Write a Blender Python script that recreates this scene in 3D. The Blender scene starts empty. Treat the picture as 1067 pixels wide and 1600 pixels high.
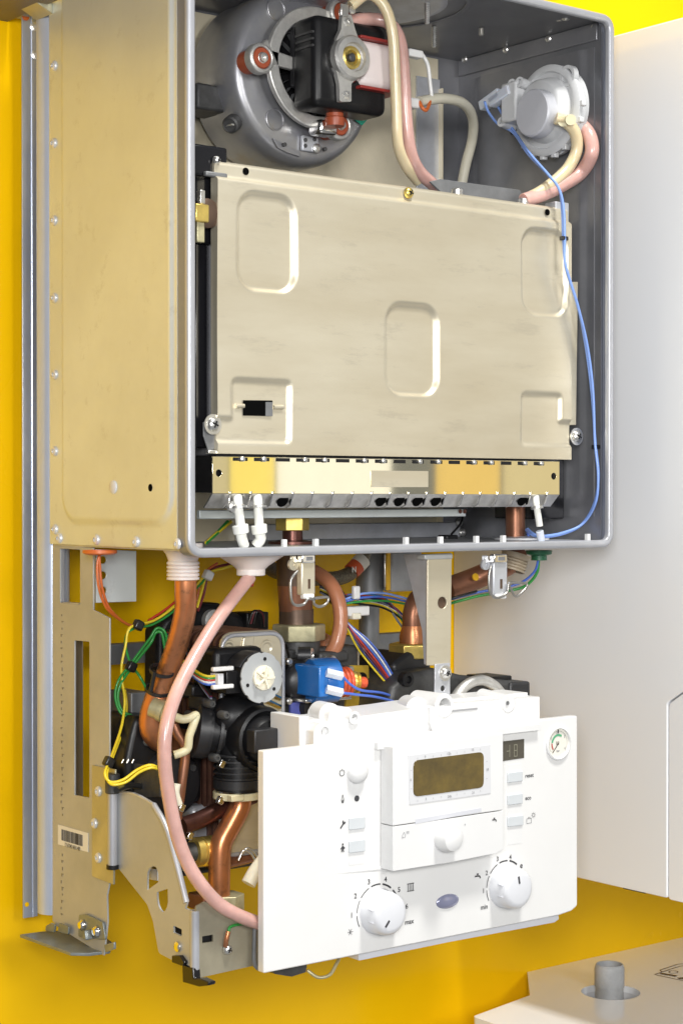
import bpy, bmesh, math, random
from mathutils import Vector, Matrix
from math import radians, sin, cos, pi
random.seed(7)
S = bpy.context.scene
COL = S.collection

# ---------------------------------------------------------------- camera
YAW, PIT, FPX = .6676, -.008864, 2861.5          # focal length in photo pixels (photo 1067 x 1600)
CF = Vector((sin(YAW)*cos(PIT), cos(YAW)*cos(PIT), sin(PIT)))
CR = Vector((cos(YAW), -sin(YAW), 0)); CU = CR.cross(CF)
CC = Vector((-.66338, -1.00207, .03657))
cd = bpy.data.cameras.new('camera'); cam = bpy.data.objects.new('camera', cd); COL.objects.link(cam)
cd.sensor_fit = 'HORIZONTAL'; cd.sensor_width = 36; cd.lens = 36*FPX/1067; cd.clip_start = .01; cd.clip_end = 60
cam.matrix_world = Matrix((( CR.x, CU.x, -CF.x, CC.x), (CR.y, CU.y, -CF.y, CC.y), (CR.z, CU.z, -CF.z, CC.z), (0,0,0,1)))
S.camera = cam

# ---------------------------------------------------------------- light (indoor exhibition stand)
w = bpy.data.worlds.new('World'); S.world = w; w.use_nodes = True
bg = w.node_tree.nodes['Background']; bg.inputs[0].default_value = (.93, .96, 1, 1); bg.inputs[1].default_value = .26
def area(name, loc, aim, sx, sy, power, col=(1,1,1)):
    l = bpy.data.lights.new(name, 'AREA'); l.shape = 'RECTANGLE'; l.size = sx; l.size_y = sy; l.energy = power; l.color = col
    o = bpy.data.objects.new(name, l); COL.objects.link(o); o.location = loc
    o.rotation_euler = (Vector(aim)-Vector(loc)).to_track_quat('-Z', 'Y').to_euler(); return o
area('ceiling_spot', (.17, -.98, 2.1), (.25, .1, 0), .35, .35, 58, (1, .98, .93))
area('camera_softbox', (-.88, -1.25, .22), (.2, .1, 0), .36, .36, 15.5, (1, .99, .98))
area('front_spot', (-.12, -2.0, .42), (.2, .1, .1), .4, .4, 13, (1, .985, .96))
area('reflection_strip_white', (1.67, -1.95, .15), (1.67, 0, .15), .30, 1.1, .95, (1, .97, .97))  # unseen strip added so a white band mirrors in the burner plate
area('reflection_strip_yellow', (1.46, -1.95, .1), (1.46, 0, .1), .11, 1.0, .30, (1, .76, .03))  # unseen strip added for the yellow reflection in the burner plate
area('reflection_strip_amber', (2.04, -1.95, .1), (2.04, 0, .1), .19, 1.0, .40, (1, .62, .0))  # added strip out of view, mirrored as the burner plate's amber band
area('reflection_strip_dim', (2.27, -1.95, .1), (2.27, 0, .1), .25, 1.0, .40, (1, .80, .36))  # added dim strip out of view, beige reflection at the plate's right end
area('reflection_strip_dim', (1.31, -1.95, .1), (1.31, 0, .1), .18, 1.0, .24, (1, .82, .40))  # added dim strip out of view, beige reflection at the plate's left end
vs = S.view_settings; vs.view_transform = 'Standard'; vs.look = 'None'; vs.gamma = 1; vs.exposure = .08
vs.use_curve_mapping = False

# ---------------------------------------------------------------- pixel rays -> points on planes
def ray(u, v): return CF + CR*((u-533.5)/FPX) + CU*((800-v)/FPX)
def on(u, v, ax, val):
    d = ray(u, v); return CC + d*((val-CC[ax])/d[ax])
def P(u, v, y): return on(u, v, 1, y)
def PX(u, v, x): return on(u, v, 0, x)
def PZ(u, v, z): return on(u, v, 2, z)

# ---------------------------------------------------------------- materials
MATS = {}
def mat(name, col, metal=0., rough=.5, nz=0., nscale=60., bump=0., bscale=300., col2=None, coat=0., sss=0., trans=0.,
        emit=None, stretch=None, rvar=0., spec=.5, aniso=0., sat=None, spots=None):
    m = bpy.data.materials.new(name); m.use_nodes = True; nt = m.node_tree; N = nt.nodes; L = nt.links
    b = N['Principled BSDF']; b.inputs['Metallic'].default_value = metal; b.inputs['Roughness'].default_value = rough
    b.inputs['Base Color'].default_value = (*col, 1); b.inputs['Specular IOR Level'].default_value = spec
    if coat: b.inputs['Coat Weight'].default_value = coat; b.inputs['Coat Roughness'].default_value = .08
    if sss:
        b.inputs['Subsurface Weight'].default_value = sss; b.inputs['Subsurface Radius'].default_value = (.006, .004, .003)
        b.inputs['Subsurface Scale'].default_value = 1
    if trans: b.inputs['Transmission Weight'].default_value = trans
    if aniso: b.inputs['Anisotropic'].default_value = aniso
    if emit: b.inputs['Emission Color'].default_value = (*emit, 1); b.inputs['Emission Strength'].default_value = 1
    tc = N.new('ShaderNodeTexCoord'); mp = N.new('ShaderNodeMapping'); L.new(tc.outputs['Object'], mp.inputs[0])
    if stretch: mp.inputs['Scale'].default_value = stretch
    if nz or col2:
        n1 = N.new('ShaderNodeTexNoise'); n1.inputs['Scale'].default_value = nscale; n1.inputs['Detail'].default_value = 6
        n1.inputs['Roughness'].default_value = .62; L.new(mp.outputs[0], n1.inputs['Vector'])
        rp = N.new('ShaderNodeValToRGB'); rp.color_ramp.elements[0].position = .34; rp.color_ramp.elements[1].position = .68
        c2 = col2 or tuple(min(1, c*(1+nz)) for c in col); c1 = col if col2 else tuple(c*(1-nz) for c in col)
        rp.color_ramp.elements[0].color = (*c1, 1); rp.color_ramp.elements[1].color = (*c2, 1)
        L.new(n1.outputs['Fac'], rp.inputs[0]); out = rp.outputs[0]
        if spots:
            n3 = N.new('ShaderNodeTexNoise'); n3.inputs['Scale'].default_value = spots[0]; n3.inputs['Detail'].default_value = 8
            n3.inputs['Roughness'].default_value = .75; L.new(mp.outputs[0], n3.inputs['Vector'])
            r3 = N.new('ShaderNodeValToRGB'); r3.color_ramp.elements[0].position = spots[1]; r3.color_ramp.elements[1].position = spots[1]+.1
            r3.color_ramp.elements[0].color = (0,0,0,1); r3.color_ramp.elements[1].color = (spots[2],)*3+(1,)
            L.new(n3.outputs['Fac'], r3.inputs[0])
            mx = N.new('ShaderNodeMix'); mx.data_type = 'RGBA'; L.new(r3.outputs[0], mx.inputs['Factor'])
            L.new(out, mx.inputs['A']); mx.inputs['B'].default_value = (*spots[3], 1); out = mx.outputs['Result']
        L.new(out, b.inputs['Base Color'])
        if rvar:
            mr = N.new('ShaderNodeMapRange'); mr.inputs['To Min'].default_value = max(.03, rough-rvar); mr.inputs['To Max'].default_value = min(1, rough+rvar)
            n4 = N.new('ShaderNodeTexNoise'); n4.inputs['Scale'].default_value = nscale*1.7; n4.inputs['Detail'].default_value = 5
            L.new(mp.outputs[0], n4.inputs['Vector']); L.new(n4.outputs['Fac'], mr.inputs[0]); L.new(mr.outputs[0], b.inputs['Roughness'])
    if bump:
        n2 = N.new('ShaderNodeTexNoise'); n2.inputs['Scale'].default_value = bscale; n2.inputs['Detail'].default_value = 4
        L.new(mp.outputs[0], n2.inputs['Vector'])
        bp = N.new('ShaderNodeBump'); bp.inputs['Strength'].default_value = bump; bp.inputs['Distance'].default_value = .0006
        L.new(n2.outputs['Fac'], bp.inputs['Height']); L.new(bp.outputs[0], b.inputs['Normal'])
    MATS[name] = m; return m
mat('wall_yellow', (.92, .54, .002), 0, .26, .05, 3.5, .05, 18, rvar=.1, spec=.22)
mat('sheet_beige', (.64, .69, .70), .5, .40, 0, 9, .05, 240, col2=(.73, .79, .80), rvar=.09, spots=(44, .57, .42, (.50, .53, .53)))
mat('sheet_cover', (.61, .545, .405), .6, .39, 0, 14, .05, 260, col2=(.72, .665, .525), rvar=.11, stretch=(.35, 1, 1.6), spots=(38, .555, .42, (.50, .45, .35)))
mat('sheet_tan', (.40, .41, .40), .3, .46, 0, 14, .08, 260, col2=(.50, .505, .49), rvar=.08, spots=(90, .68, .45, (.25, .2, .11)))
mat('sheet_chromate', (.47, .45, .32), .55, .42, .14, 30, .05, 260)
mat('galvanised', (.50, .51, .53), .5, .4, 0, 45, .08, 200, col2=(.62, .64, .69), rvar=.1, spots=(110, .66, .4, (.3, .31, .33)))
mat('galvanised_rail', (.42, .46, .56), .7, .38, 0, 40, .06, 200, col2=(.60, .64, .72), rvar=.1, stretch=(1, 1, .25))
mat('rim_steel_shaded', (.26, .28, .34), .4, .4, .08, 30)  # rim steel's outer side, its darker reflections put into the base colour
mat('rim_steel', (.44, .45, .48), .4, .36, .05, 40, .02, 300)
mat('rim_white', (.56, .62, .74), .35, .3, .03, 50)
mat('dark_steel', (.19, .195, .21), .45, .34, 0, 12, .06, 200, col2=(.28, .28, .295), rvar=.1)
mat('fan_steel', (.28, .285, .32), .6, .36, 0, 25, .03, 120, col2=(.40, .395, .385), rvar=.08, spots=(24, .56, .6, (.34, .27, .17)))
mat('cast_alu', (.62, .61, .58), .7, .42, .14, 90, .25, 500)
mat('chrome', (.75, .74, .72), 1, .17, .05, 80)
mat('polished', (.88, .81, .58), 1, .035, .02, 30)
mat('burner_fin', (.62, .60, .57), .95, .28, .15, 120)
mat('zinc', (.72, .71, .68), .9, .3, .08, 150)
mat('black_plastic', (.009, .009, .010), 0, .38, .3, 60, .05, 400, spec=.35)
mat('hole_black', (.002, .002, .002), 0, .9, spec=.05)
mat('black_gloss', (.010, .010, .012), .1, .16, 0, 20)
mat('dark_plastic', (.020, .020, .022), 0, .40, .2, 80, .08, 500)
mat('dark_cast', (.075, .075, .075), .4, .5, .25, 90, .3, 600)
mat('mid_grey', (.20, .205, .21), .4, .5, .15, 60, .1, 400)
mat('white_plastic', (.76, .757, .745), 0, .36, .012, 30, .02, 900, coat=.15)
mat('white_module', (.745, .745, .74), 0, .38, .012, 30, .02, 900)
mat('lilac_plastic', (.62, .63, .67), 0, .36, .02, 40)
mat('button_grey', (.60, .63, .65), 0, .38, .02, 60)
mat('knob_grey', (.70, .71, .74), 0, .3, .02, 50, coat=.2)
mat('badge_blue', (.27, .28, .40), .3, .18, .05, 80, coat=.5)
mat('bezel_grey', (.66, .665, .68), 0, .35)
mat('lcd_brown', (.085, .062, .024), 0, .07, 0, 45, col2=(.17, .118, .03), coat=.6)  # blotchy brown puts varied reflections of the display into the colour
mat('led_window', (.09, .08, .06), 0, .12, 0, 40, coat=.6)
mat('led_segment', (.24, .23, .17), 0, .4)
mat('print_dark', (.05, .05, .055), 0, .6)
mat('print_grey', (.33, .33, .34), 0, .6)
mat('print_green', (.10, .38, .20), 0, .6)
mat('print_red', (.45, .06, .04), 0, .6)
mat('gauge_face', (.78, .76, .68), 0, .4, .02, 60)
mat('glass', (1, 1, 1), 0, .03, trans=1, spec=.5)
mat('switch_grey', (.60, .61, .62), 0, .42, .04, 60, .05, 500)
mat('switch_cap', (.50, .51, .55), 0, .36, .02, 60)
mat('ivory', (.70, .64, .42), 0, .38, .08, 60, sss=.15)
mat('cream', (.82, .77, .62), 0, .4, .05, 60, sss=.15)
mat('white_rubber', (.80, .72, .68), 0, .45, .03, 60, sss=.2)
mat('ceramic', (.84, .84, .78), 0, .3, .04, 120)
mat('hose_pink', (.60, .36, .315), 0, .26, .22, 22, sss=.35, coat=.3)
mat('hose_beige', (.68, .57, .36), 0, .28, .07, 50, sss=.35, coat=.3)
mat('hose_orange', (.50, .20, .10), 0, .33, .08, 50, sss=.2, coat=.2)
mat('cable_beige', (.62, .59, .48), 0, .4, .04, 50)
mat('copper', (.68, .27, .12), .75, .33, 0, 28, .06, 200, col2=(.40, .17, .08), rvar=.14, spots=(55, .56, .75, (.17, .085, .05)))
mat('copper_brown', (.36, .155, .085), .65, .36, 0, 30, .05, 200, col2=(.22, .10, .06), rvar=.1)
mat('copper_dark', (.11, .045, .035), .7, .3, .3, 40)
mat('rivet_zinc', (.70, .71, .72), .35, .34, .05, 150)
mat('sheet_olive', (.30, .27, .195), .3, .46, .16, 30, .08, 260)
mat('galv_dark', (.24, .27, .275), .5, .38, .15, 60, .08, 200)
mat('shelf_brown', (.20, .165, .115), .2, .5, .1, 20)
mat('back_beige', (.80, .72, .54), .3, .36, .08, 20, .05, 240, rvar=.1)
mat('stamp', (.25, .235, .19), .3, .5)
mat('disc_grey', (.40, .415, .42), 0, .42, .03, 60)
mat('brass_plate', (.70, .47, .06), .4, .4, .12, 50)
mat('brazed', (.20, .10, .07), .6, .38, .3, 90)
mat('grommet_tan', (.42, .34, .24), 0, .5, .05, 60)
mat('bail_steel', (.42, .41, .39), .9, .3, .08, 150)
mat('brass', (.72, .54, .15), .75, .32, .2, 70, .1, 300)
mat('brass_dull', (.52, .48, .30), .6, .45, .25, 80, .15, 300)
mat('steel_brown', (.13, .085, .06), .6, .4, .25, 60, .1, 300)
mat('rubber_red', (.36, .075, .03), 0, .4, .1, 80)
mat('solenoid_red', (.65, .09, .03), 0, .35, .1, 80)
mat('solenoid_blue', (.015, .15, .48), 0, .33, .06, 60, coat=.2)
mat('blue_label', (.10, .12, .42), 0, .4)
mat('terminal_clear', (.62, .66, .74), 0, .3, .04, 60, sss=.3)
mat('yellow_plate', (.74, .42, .02), .2, .4, .1, 40)
mat('coil_tape', (.80, .72, .70), 0, .42, .03, 40)
mat('coil_red', (.30, .03, .025), 0, .4, .1, 60)
mat('tag_green', (.02, .50, .33), 0, .4)
mat('paper', (.80, .78, .70), 0, .6, .02, 60)
mat('label_red', (.62, .10, .03), 0, .5)
mat('braid', (.16, .14, .10), .6, .45, .5, 700, .6, 900)
mat('white_paint', (.87, .885, .91), 0, .22, .008, 8, coat=.7)
mat('plug_green', (.012, .10, .045), 0, .4, .05, 60)
mat('stub_grey', (.40, .41, .42), .1, .6, .15, 60, .2, 300)
for n_, c_ in dict(blue=(.06, .14, .55), skyblue=(.22, .36, .78), green=(.03, .28, .05), yellow=(.78, .60, .03), red=(.50, .04, .02), orange=(.60, .14, .03),
        white=(.78, .78, .76), black=(.012, .012, .012), navy=(.02, .03, .14), maroon=(.18, .02, .03), grey=(.25, .27, .32)).items():
    mat('wire_'+n_, c_, 0, .36, .05, 90, coat=.15)

# ---------------------------------------------------------------- mesh helpers
def quad_frame(axis):
    a = Vector(axis).normalized(); t = Vector((0, 0, 1)) if abs(a.z) < .9 else Vector((1, 0, 0))
    x = t.cross(a).normalized(); return x, a.cross(x), a
class B:
    """collects shapes; .o() links them as one mesh object"""
    def __init__(s): s.bm = bmesh.new()
    def box(s, p, q, rot=None, piv=None):
        p, q = Vector(p), Vector(q); c = (p+q)/2; d = q-p
        M = Matrix.Translation(c) @ Matrix.Diagonal((abs(d.x), abs(d.y), abs(d.z), 1))
        if rot is not None:
            pv = Vector(piv) if piv is not None else c
            M = Matrix.Translation(pv) @ rot.to_4x4() @ Matrix.Translation(-pv) @ M
        bmesh.ops.create_cube(s.bm, size=1, matrix=M); return s
    def lathe(s, o, axis, prof, n=32, close=False, a0=0, a1=2*pi):
        x, y, a = quad_frame(axis); o = Vector(o); rings = []; full = abs(a1-a0-2*pi) < 1e-6
        for r, h in prof:
            if r < 1e-7: rings.append([s.bm.verts.new(o+a*h)]); continue
            m = n if full else n+1
            rings.append([s.bm.verts.new(o+a*h+(x*cos(a0+(a1-a0)*i/n)+y*sin(a0+(a1-a0)*i/n))*r) for i in range(m)])
        if close: rings.append(rings[0])
        for A, C in zip(rings, rings[1:]):
            m = max(len(A), len(C)); k = m if full else m-1
            for i in range(k):
                j = (i+1) % m
                if len(A) == 1 and len(C) == 1: break
                f = [A[0], C[j], C[i]] if len(A) == 1 else [A[i], A[j], C[0]] if len(C) == 1 else [A[i], A[j], C[j], C[i]]
                try: s.bm.faces.new(f)
                except ValueError: pass
        return s
    def cyl(s, a, b, r, r2=None, n=24):
        a, b = Vector(a), Vector(b); h = (b-a).length; r2 = r if r2 is None else r2
        return s.lathe(a, b-a, [(0, 0), (r, 0), (r2, h), (0, h)], n)
    def tube(s, pts, r, n=12, caps=True, smooth=True, k=8):
        pts = [Vector(p) for p in pts]
        if smooth and len(pts) > 2:
            q = []; e = [pts[0]*2-pts[1]]+pts+[pts[-1]*2-pts[-2]]
            for i in range(1, len(e)-2):
                for j in range(k):
                    t = j/k; a, b, c, d = e[i-1:i+3]
                    q.append(.5*((2*b)+(c-a)*t+(2*a-5*b+4*c-d)*t*t+(3*b-a-3*c+d)*t**3))
            pts = q+[pts[-1]]
        fx = None; rings = []
        for i, p in enumerate(pts):
            t = (pts[min(i+1, len(pts)-1)]-pts[max(i-1, 0)]).normalized()
            if fx is None: fx = quad_frame(t)[0]
            fx = (fx-t*fx.dot(t)).normalized(); fy = t.cross(fx); rr = r[min(i*len(r)//len(pts), len(r)-1)] if isinstance(r, (list, tuple)) else r
            rings.append([s.bm.verts.new(p+(fx*cos(2*pi*j/n)+fy*sin(2*pi*j/n))*rr) for j in range(n)])
        for A, C in zip(rings, rings[1:]):
            for j in range(n): s.bm.faces.new([A[j], A[(j+1) % n], C[(j+1) % n], C[j]])
        if caps: s.bm.faces.new(rings[0][::-1]); s.bm.faces.new(rings[-1])
        return s
    def prism(s, outer, vec, holes=()):
        vec = Vector(vec); tmp = bmesh.new(); ed = []
        for loop in (outer, *holes):
            vs_ = [tmp.verts.new(Vector(p)) for p in loop]
            ed += [tmp.edges.new((vs_[i], vs_[(i+1) % len(vs_)])) for i in range(len(vs_))]
        if holes: bmesh.ops.triangle_fill(tmp, use_beauty=True, use_dissolve=False, edges=ed, normal=vec.normalized())
        else: tmp.faces.new(list(tmp.verts))
        r = bmesh.ops.extrude_face_region(tmp, geom=tmp.faces[:])
        bmesh.ops.translate(tmp, verts=[g for g in r['geom'] if isinstance(g, bmesh.types.BMVert)], vec=vec)
        me = bpy.data.meshes.new('t'); tmp.to_mesh(me); tmp.free(); s.bm.from_mesh(me); bpy.data.meshes.remove(me); return s
    def sphere(s, c, r, sc=(1, 1, 1), n=16):
        bmesh.ops.create_uvsphere(s.bm, u_segments=n, v_segments=n//2+2, radius=r, matrix=Matrix.Translation(c) @ Matrix.Diagonal((*sc, 1))); return s
    def o(s, name, m, parent=None, bev=0., seg=2, smooth=40, label=None):
        bmesh.ops.recalc_face_normals(s.bm, faces=s.bm.faces[:])
        me = bpy.data.meshes.new(name); s.bm.to_mesh(me); s.bm.free()
        return link(name, me, m, parent, bev, seg, smooth, label)
WPOS = {}
def link(name, me, m, parent=None, bev=0., seg=2, smooth=40, label=None, centre=True):
    if m: me.materials.append(MATS[m])
    if smooth:
        me.shade_smooth()
        me.set_sharp_from_angle(angle=radians(smooth))
    c = Vector((0, 0, 0))
    if centre and len(me.vertices):
        lo = Vector([min(v.co[i] for v in me.vertices) for i in range(3)]); hi = Vector([max(v.co[i] for v in me.vertices) for i in range(3)])
        c = (lo+hi)/2; me.transform(Matrix.Translation(-c))
    o = bpy.data.objects.new(name, me); COL.objects.link(o); put(o, c, parent)
    if bev:
        b = o.modifiers.new('bevel', 'BEVEL'); b.width = bev; b.segments = seg; b.limit_method = 'ANGLE'; b.angle_limit = radians(35); b.harden_normals = False
    if label: o['label'] = label
    return o
def put(o, wpos, parent):
    WPOS[o.name] = Vector(wpos); o.location = Vector(wpos)-(WPOS[parent.name] if parent else Vector((0, 0, 0)))
    if parent: o.parent = parent
def dup(src, wpos, parent, rot=None):
    o = bpy.data.objects.new(src.name.split('.')[0], src.data); COL.objects.link(o); put(o, wpos, parent)
    if rot: o.rotation_euler = rot
    return o
def tag(o, label=None, cat=None, group=None, kind=None):
    for k, v in (('label', label), ('category', cat), ('group', group), ('kind', kind)):
        if v: o[k] = v
    return o
def rpoly(pts, r, n=5):
    """round the corners of a 2-D polygon; r one radius or one per corner"""
    out = []; N = len(pts)
    for i in range(N):
        p = Vector(pts[i]); a = Vector(pts[i-1])-p; b = Vector(pts[(i+1) % N])-p; rr = r[i] if isinstance(r, (list, tuple)) else r
        if rr <= 0: out.append(p); continue
        la, lb = a.length, b.length; a.normalize(); b.normalize(); ang = a.angle(b, pi)
        d = min(rr/math.tan(ang/2), la*.48, lb*.48)
        s0, s1 = p+a*d, p+b*d
        for k in range(n+1):
            t = k/n; out.append(s0*(1-t)**2+p*2*t*(1-t)+s1*t*t)
    return out
def circ2(c, r, n=20): return [Vector((c[0]+r*cos(2*pi*i/n), c[1]+r*sin(2*pi*i/n))) for i in range(n)]
def XZ(u, v, y): p = P(u, v, y); return (p.x, p.z)
def YZ(u, v, x): p = PX(u, v, x); return (p.y, p.z)
def plateY(pts, y, th, holes=(), r=0., hr=0.):
    """flat piece facing the front: pixel outline on plane y, thickness backwards"""
    o = rpoly([XZ(u, v, y) for u, v in pts], r); hs = []
    for h in holes:
        if len(h) == 3 and not isinstance(h[0], tuple): c = XZ(h[0], h[1], y); hs.append(circ2(c, h[2]))
        else: hs.append(rpoly([XZ(u, v, y) for u, v in h], hr))
    f = lambda L: [(p[0], y, p[1]) for p in L]
    return B().prism(f(o), (0, th, 0), [f(h) for h in hs])
def plateX(pts, x, th, holes=(), r=0., hr=0.):
    o = rpoly([YZ(u, v, x) for u, v in pts], r); hs = []
    for h in holes:
        if len(h) == 3 and not isinstance(h[0], tuple): hs.append(circ2(YZ(h[0], h[1], x), h[2]))
        else: hs.append(rpoly([YZ(u, v, x) for u, v in h], hr))
    f = lambda L: [(x, p[0], p[1]) for p in L]
    return B().prism(f(o), (th, 0, 0), [f(h) for h in hs])
def boxpx(u0, v0, u1, v1, y, d):
    um, vm = (u0+u1)/2, (v0+v1)/2
    return Vector((P(u0, vm, y).x, y, P(um, v1, y).z)), Vector((P(u1, vm, y).x, y+d, P(um, v0, y).z))
def BX(u0, v0, u1, v1, y, d): return B().box(*boxpx(u0, v0, u1, v1, y, d))
def T(name, pts, r, m, parent, n=10, label=None, k=8): return B().tube([P(*p) for p in pts], r, n, k=k).o(name, m, parent, smooth=60, label=label)
def text(s_, size, m='print_dark', name='lettering', parent=None, at=None, face='y', align='CENTER', dz=-.0003, squash=1):
    cu = bpy.data.curves.new('t', 'FONT'); cu.body = s_; cu.size = size; cu.offset = size*.018; cu.align_x = align; cu.align_y = 'CENTER'
    ob = bpy.data.objects.new('t', cu); COL.objects.link(ob); bpy.context.view_layer.update()
    me = bpy.data.meshes.new_from_object(ob.evaluated_get(bpy.context.evaluated_depsgraph_get())); bpy.data.objects.remove(ob); bpy.data.curves.remove(cu)
    at = Vector(at)
    for v in me.vertices:
        x, y = v.co.x*squash, v.co.y
        v.co = (at.x+x, at.y+dz, at.z+y) if face == 'y' else (at.x+dz, at.y-x, at.z+y) if face == 'x' else (at.x+x, at.y+y, at.z-dz)
    return link(name, me, m, parent, smooth=0)
def strokes(lines, wd, at, m='print_dark', name='symbol', parent=None, sc=.001, dz=-.0003, face='y'):
    """flat line drawing: polylines in mm about a point of the panel"""
    b = B(); at = Vector(at); h = wd/2
    for L in lines:
        for p, q in zip(L, L[1:]):
            p, q = Vector(p)*sc, Vector(q)*sc; d = (q-p)
            if d.length < 1e-9: continue
            dz -= .000004                     # overlapping strokes never share a plane
            d.normalize(); n = Vector((-d.y, d.x))*h; p = p-d*h*.6; q = q+d*h*.6
            c = [p+n, p-n, q-n, q+n]
            if face == 'y': vs_ = [b.bm.verts.new((at.x+k.x, at.y+dz, at.z+k.y)) for k in c]
            else: vs_ = [b.bm.verts.new((at.x+k.x, at.y+k.y, at.z-dz)) for k in c]
            b.bm.faces.new(vs_)
    return b.o(name, m, parent, smooth=0)
def sstep(a, b, x): t = max(0, min(1, (x-a)/(b-a))); return t*t*(3-2*t)
def sdrr(px, py, x0, y0, x1, y1, r):
    cx, cy = (x0+x1)/2, (y0+y1)/2; qx = abs(px-cx)-(x1-x0)/2+r; qy = abs(py-cy)-(y1-y0)/2+r
    return math.hypot(max(qx, 0), max(qy, 0))+min(max(qx, qy), 0)-r
def relief(a0, a1, b0, b1, step, h, place, th):
    """pressed sheet: grid with height h(a,b), closed with a rim of depth th"""
    na, nb = max(2, int((a1-a0)/step)), max(2, int((b1-b0)/step)); vs_ = []; fs = []
    for j in range(nb+1):
        for i in range(na+1):
            a = a0+(a1-a0)*i/na; b = b0+(b1-b0)*j/nb; vs_.append(place(a, b, h(a, b)))
    ix = lambda i, j: j*(na+1)+i
    for j in range(nb):
        for i in range(na): fs.append((ix(i, j), ix(i+1, j), ix(i+1, j+1), ix(i, j+1)))
    rim = [(i, 0) for i in range(na)]+[(na, j) for j in range(nb)]+[(i, nb) for i in range(na, 0, -1)]+[(0, j) for j in range(nb, 0, -1)]
    base = len(vs_)
    for i, j in rim:
        a = a0+(a1-a0)*i/na; b = b0+(b1-b0)*j/nb; vs_.append(place(a, b, -th))
    for k in range(len(rim)):
        l = (k+1) % len(rim); fs.append((ix(*rim[k]), base+k, base+l, ix(*rim[l])))
    me = bpy.data.meshes.new('r'); me.from_pydata(vs_, [], fs); me.update()
    bm = bmesh.new(); bm.from_mesh(me); bmesh.ops.recalc_face_normals(bm, faces=bm.faces[:]); bm.to_mesh(me); bm.free(); return me
def thing(name, loc, label, cat, group=None):
    o = bpy.data.objects.new(name, None); COL.objects.link(o); o.empty_display_size = .05; put(o, loc, None); return tag(o, label, cat, group)

# ---------------------------------------------------------------- setting
YW = .24
tag(B().box((-1.6, YW, -1.6), (2.6, YW+.05, 1.6)).o('wall', 'wall_yellow'), kind='structure')
# ================================================================ the opened boiler
boiler = thing('wall_boiler', (.2, YW, -.30), 'opened gas wall boiler with bare metal chamber, fan, pipes and swung-out white control panel', 'boiler')
W, D, H, LIP = .40, .183, .414, .013
# ---- casing: inner shell, pressed side panel, rolled front rim
t = .0012
shell = B()
shell.box((t, D-t, t), (W-t, D, H-t))                     # back
shell.box((W-t, LIP, .0), (W, D, H))                      # right wall
shell.box((.002, .004, H-t), (W-t, D-t, H))               # top
casing = shell.o('chamber_casing', 'dark_steel', boiler)
B().box((.002, .004, 0), (W-t, D, t)).o('floor_panel', 'galvanised', casing)
# back plate in lighter bare steel, folded edge on the right
bp = B().box((.004, D-t-.004, .0), (.372, D-t-.001, H-.004)); bp.box((.3705, D-.012, .0), (.372, D-t-.0035, H-.03))
bp.o('back_plate', 'back_beige', casing, bev=.0004)
B().box((P(652, 180, D-.008).x, D-t-.0062, .1), (.3722, D-t-.0041, H-.022)).o('back_strip', 'galvanised', casing, bev=.0004)
# left wall: pressed outer skin and plain inner skin
yA, yB = LIP, D
e0 = PX(274, 600, 0).y; e1 = PX(101, 600, 0).y; ez = PX(190, 818, 0).z
def hs(y, z):
    d = sdrr(y, z, e0, ez, e1, .60, .021); return .0024*sstep(.0016, -.0030, d)
me = relief(yA, yB, .0014, H, .0016, hs, lambda a, b, h: (-h-.001, a, b), .0009)
side = link('side_panel', me, 'sheet_beige', casing, smooth=60)
B().box((.0004, LIP, .0015), (.0018, D, H-.002)).o('inner_skin', 'dark_steel', casing)
# rolled rim round the opening
def rim_bar(p, q, r=.0052):
    return (Vector(p), Vector(q))
ring = [(0, 0), (W, 0), (W, H), (0, H)]
R = B(); cs = []
for i in range(8):   # rounded-rectangle path of the rim
    pass
path = rpoly([(.0035, .0002), (W-.0035, .0002), (W-.0035, H-.0035), (.0035, H-.0035)], .008, 6)
prof = [(-.0045, .0036), (-.0045, .0016), (-.0036, .0003), (-.0022, 0), (.0004, 0), (.0014, .0006), (.0016, .002), (.0016, .0045), (.0003, .0045)]
N_ = len(path); cen = Vector((W/2, H/2)); rows = []
for i, p in enumerate(path):
    tn = (Vector(path[(i+1) % N_])-Vector(path[i-1])).normalized(); nn = Vector((-tn.y, tn.x))
    if nn.dot(cen-p) < 0: nn = -nn
    rows.append([R.bm.verts.new((p.x+nn.x*a, b, p.y+nn.y*a)) for a, b in prof])
for i in range(N_):
    A, C = rows[i], rows[(i+1) % N_]
    for k in range(len(prof)-1): R.bm.faces.new([A[k], A[k+1], C[k+1], C[k]])
R.o('front_rim', 'rim_steel', casing, smooth=70)
R2 = B(); rows = []
for i, p in enumerate(path):
    tn = (Vector(path[(i+1) % N_])-Vector(path[i-1])).normalized(); nn = Vector((-tn.y, tn.x))
    if nn.dot(cen-p) < 0: nn = -nn
    rows.append([R2.bm.verts.new((p.x+nn.x*a, b, p.y+nn.y*a)) for a, b in ((-.0043, .0145), (-.0044, .0032), (-.0030, .0032))])
for i in range(N_):
    A, C = rows[i], rows[(i+1) % N_]
    for k in range(2): R2.bm.faces.new([A[k], A[k+1], C[k+1], C[k]])
R2.o('rim_skirt', 'rim_steel_shaded', casing, smooth=70)
# small white clips standing on the lower rim
clip = None
for u in (446, 495, 636, 690, 746, 788, 920):
    p = P(u, 850, .004); p.z = .0065
    if clip is None: clip = BX(u-3, 843, u+3, 855, .004, .003).o('rim_clip', 'white_module', casing, bev=.0004); z_ = WPOS[clip.name].z
    else: dup(clip, (p.x, .0055, z_), casing)
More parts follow.
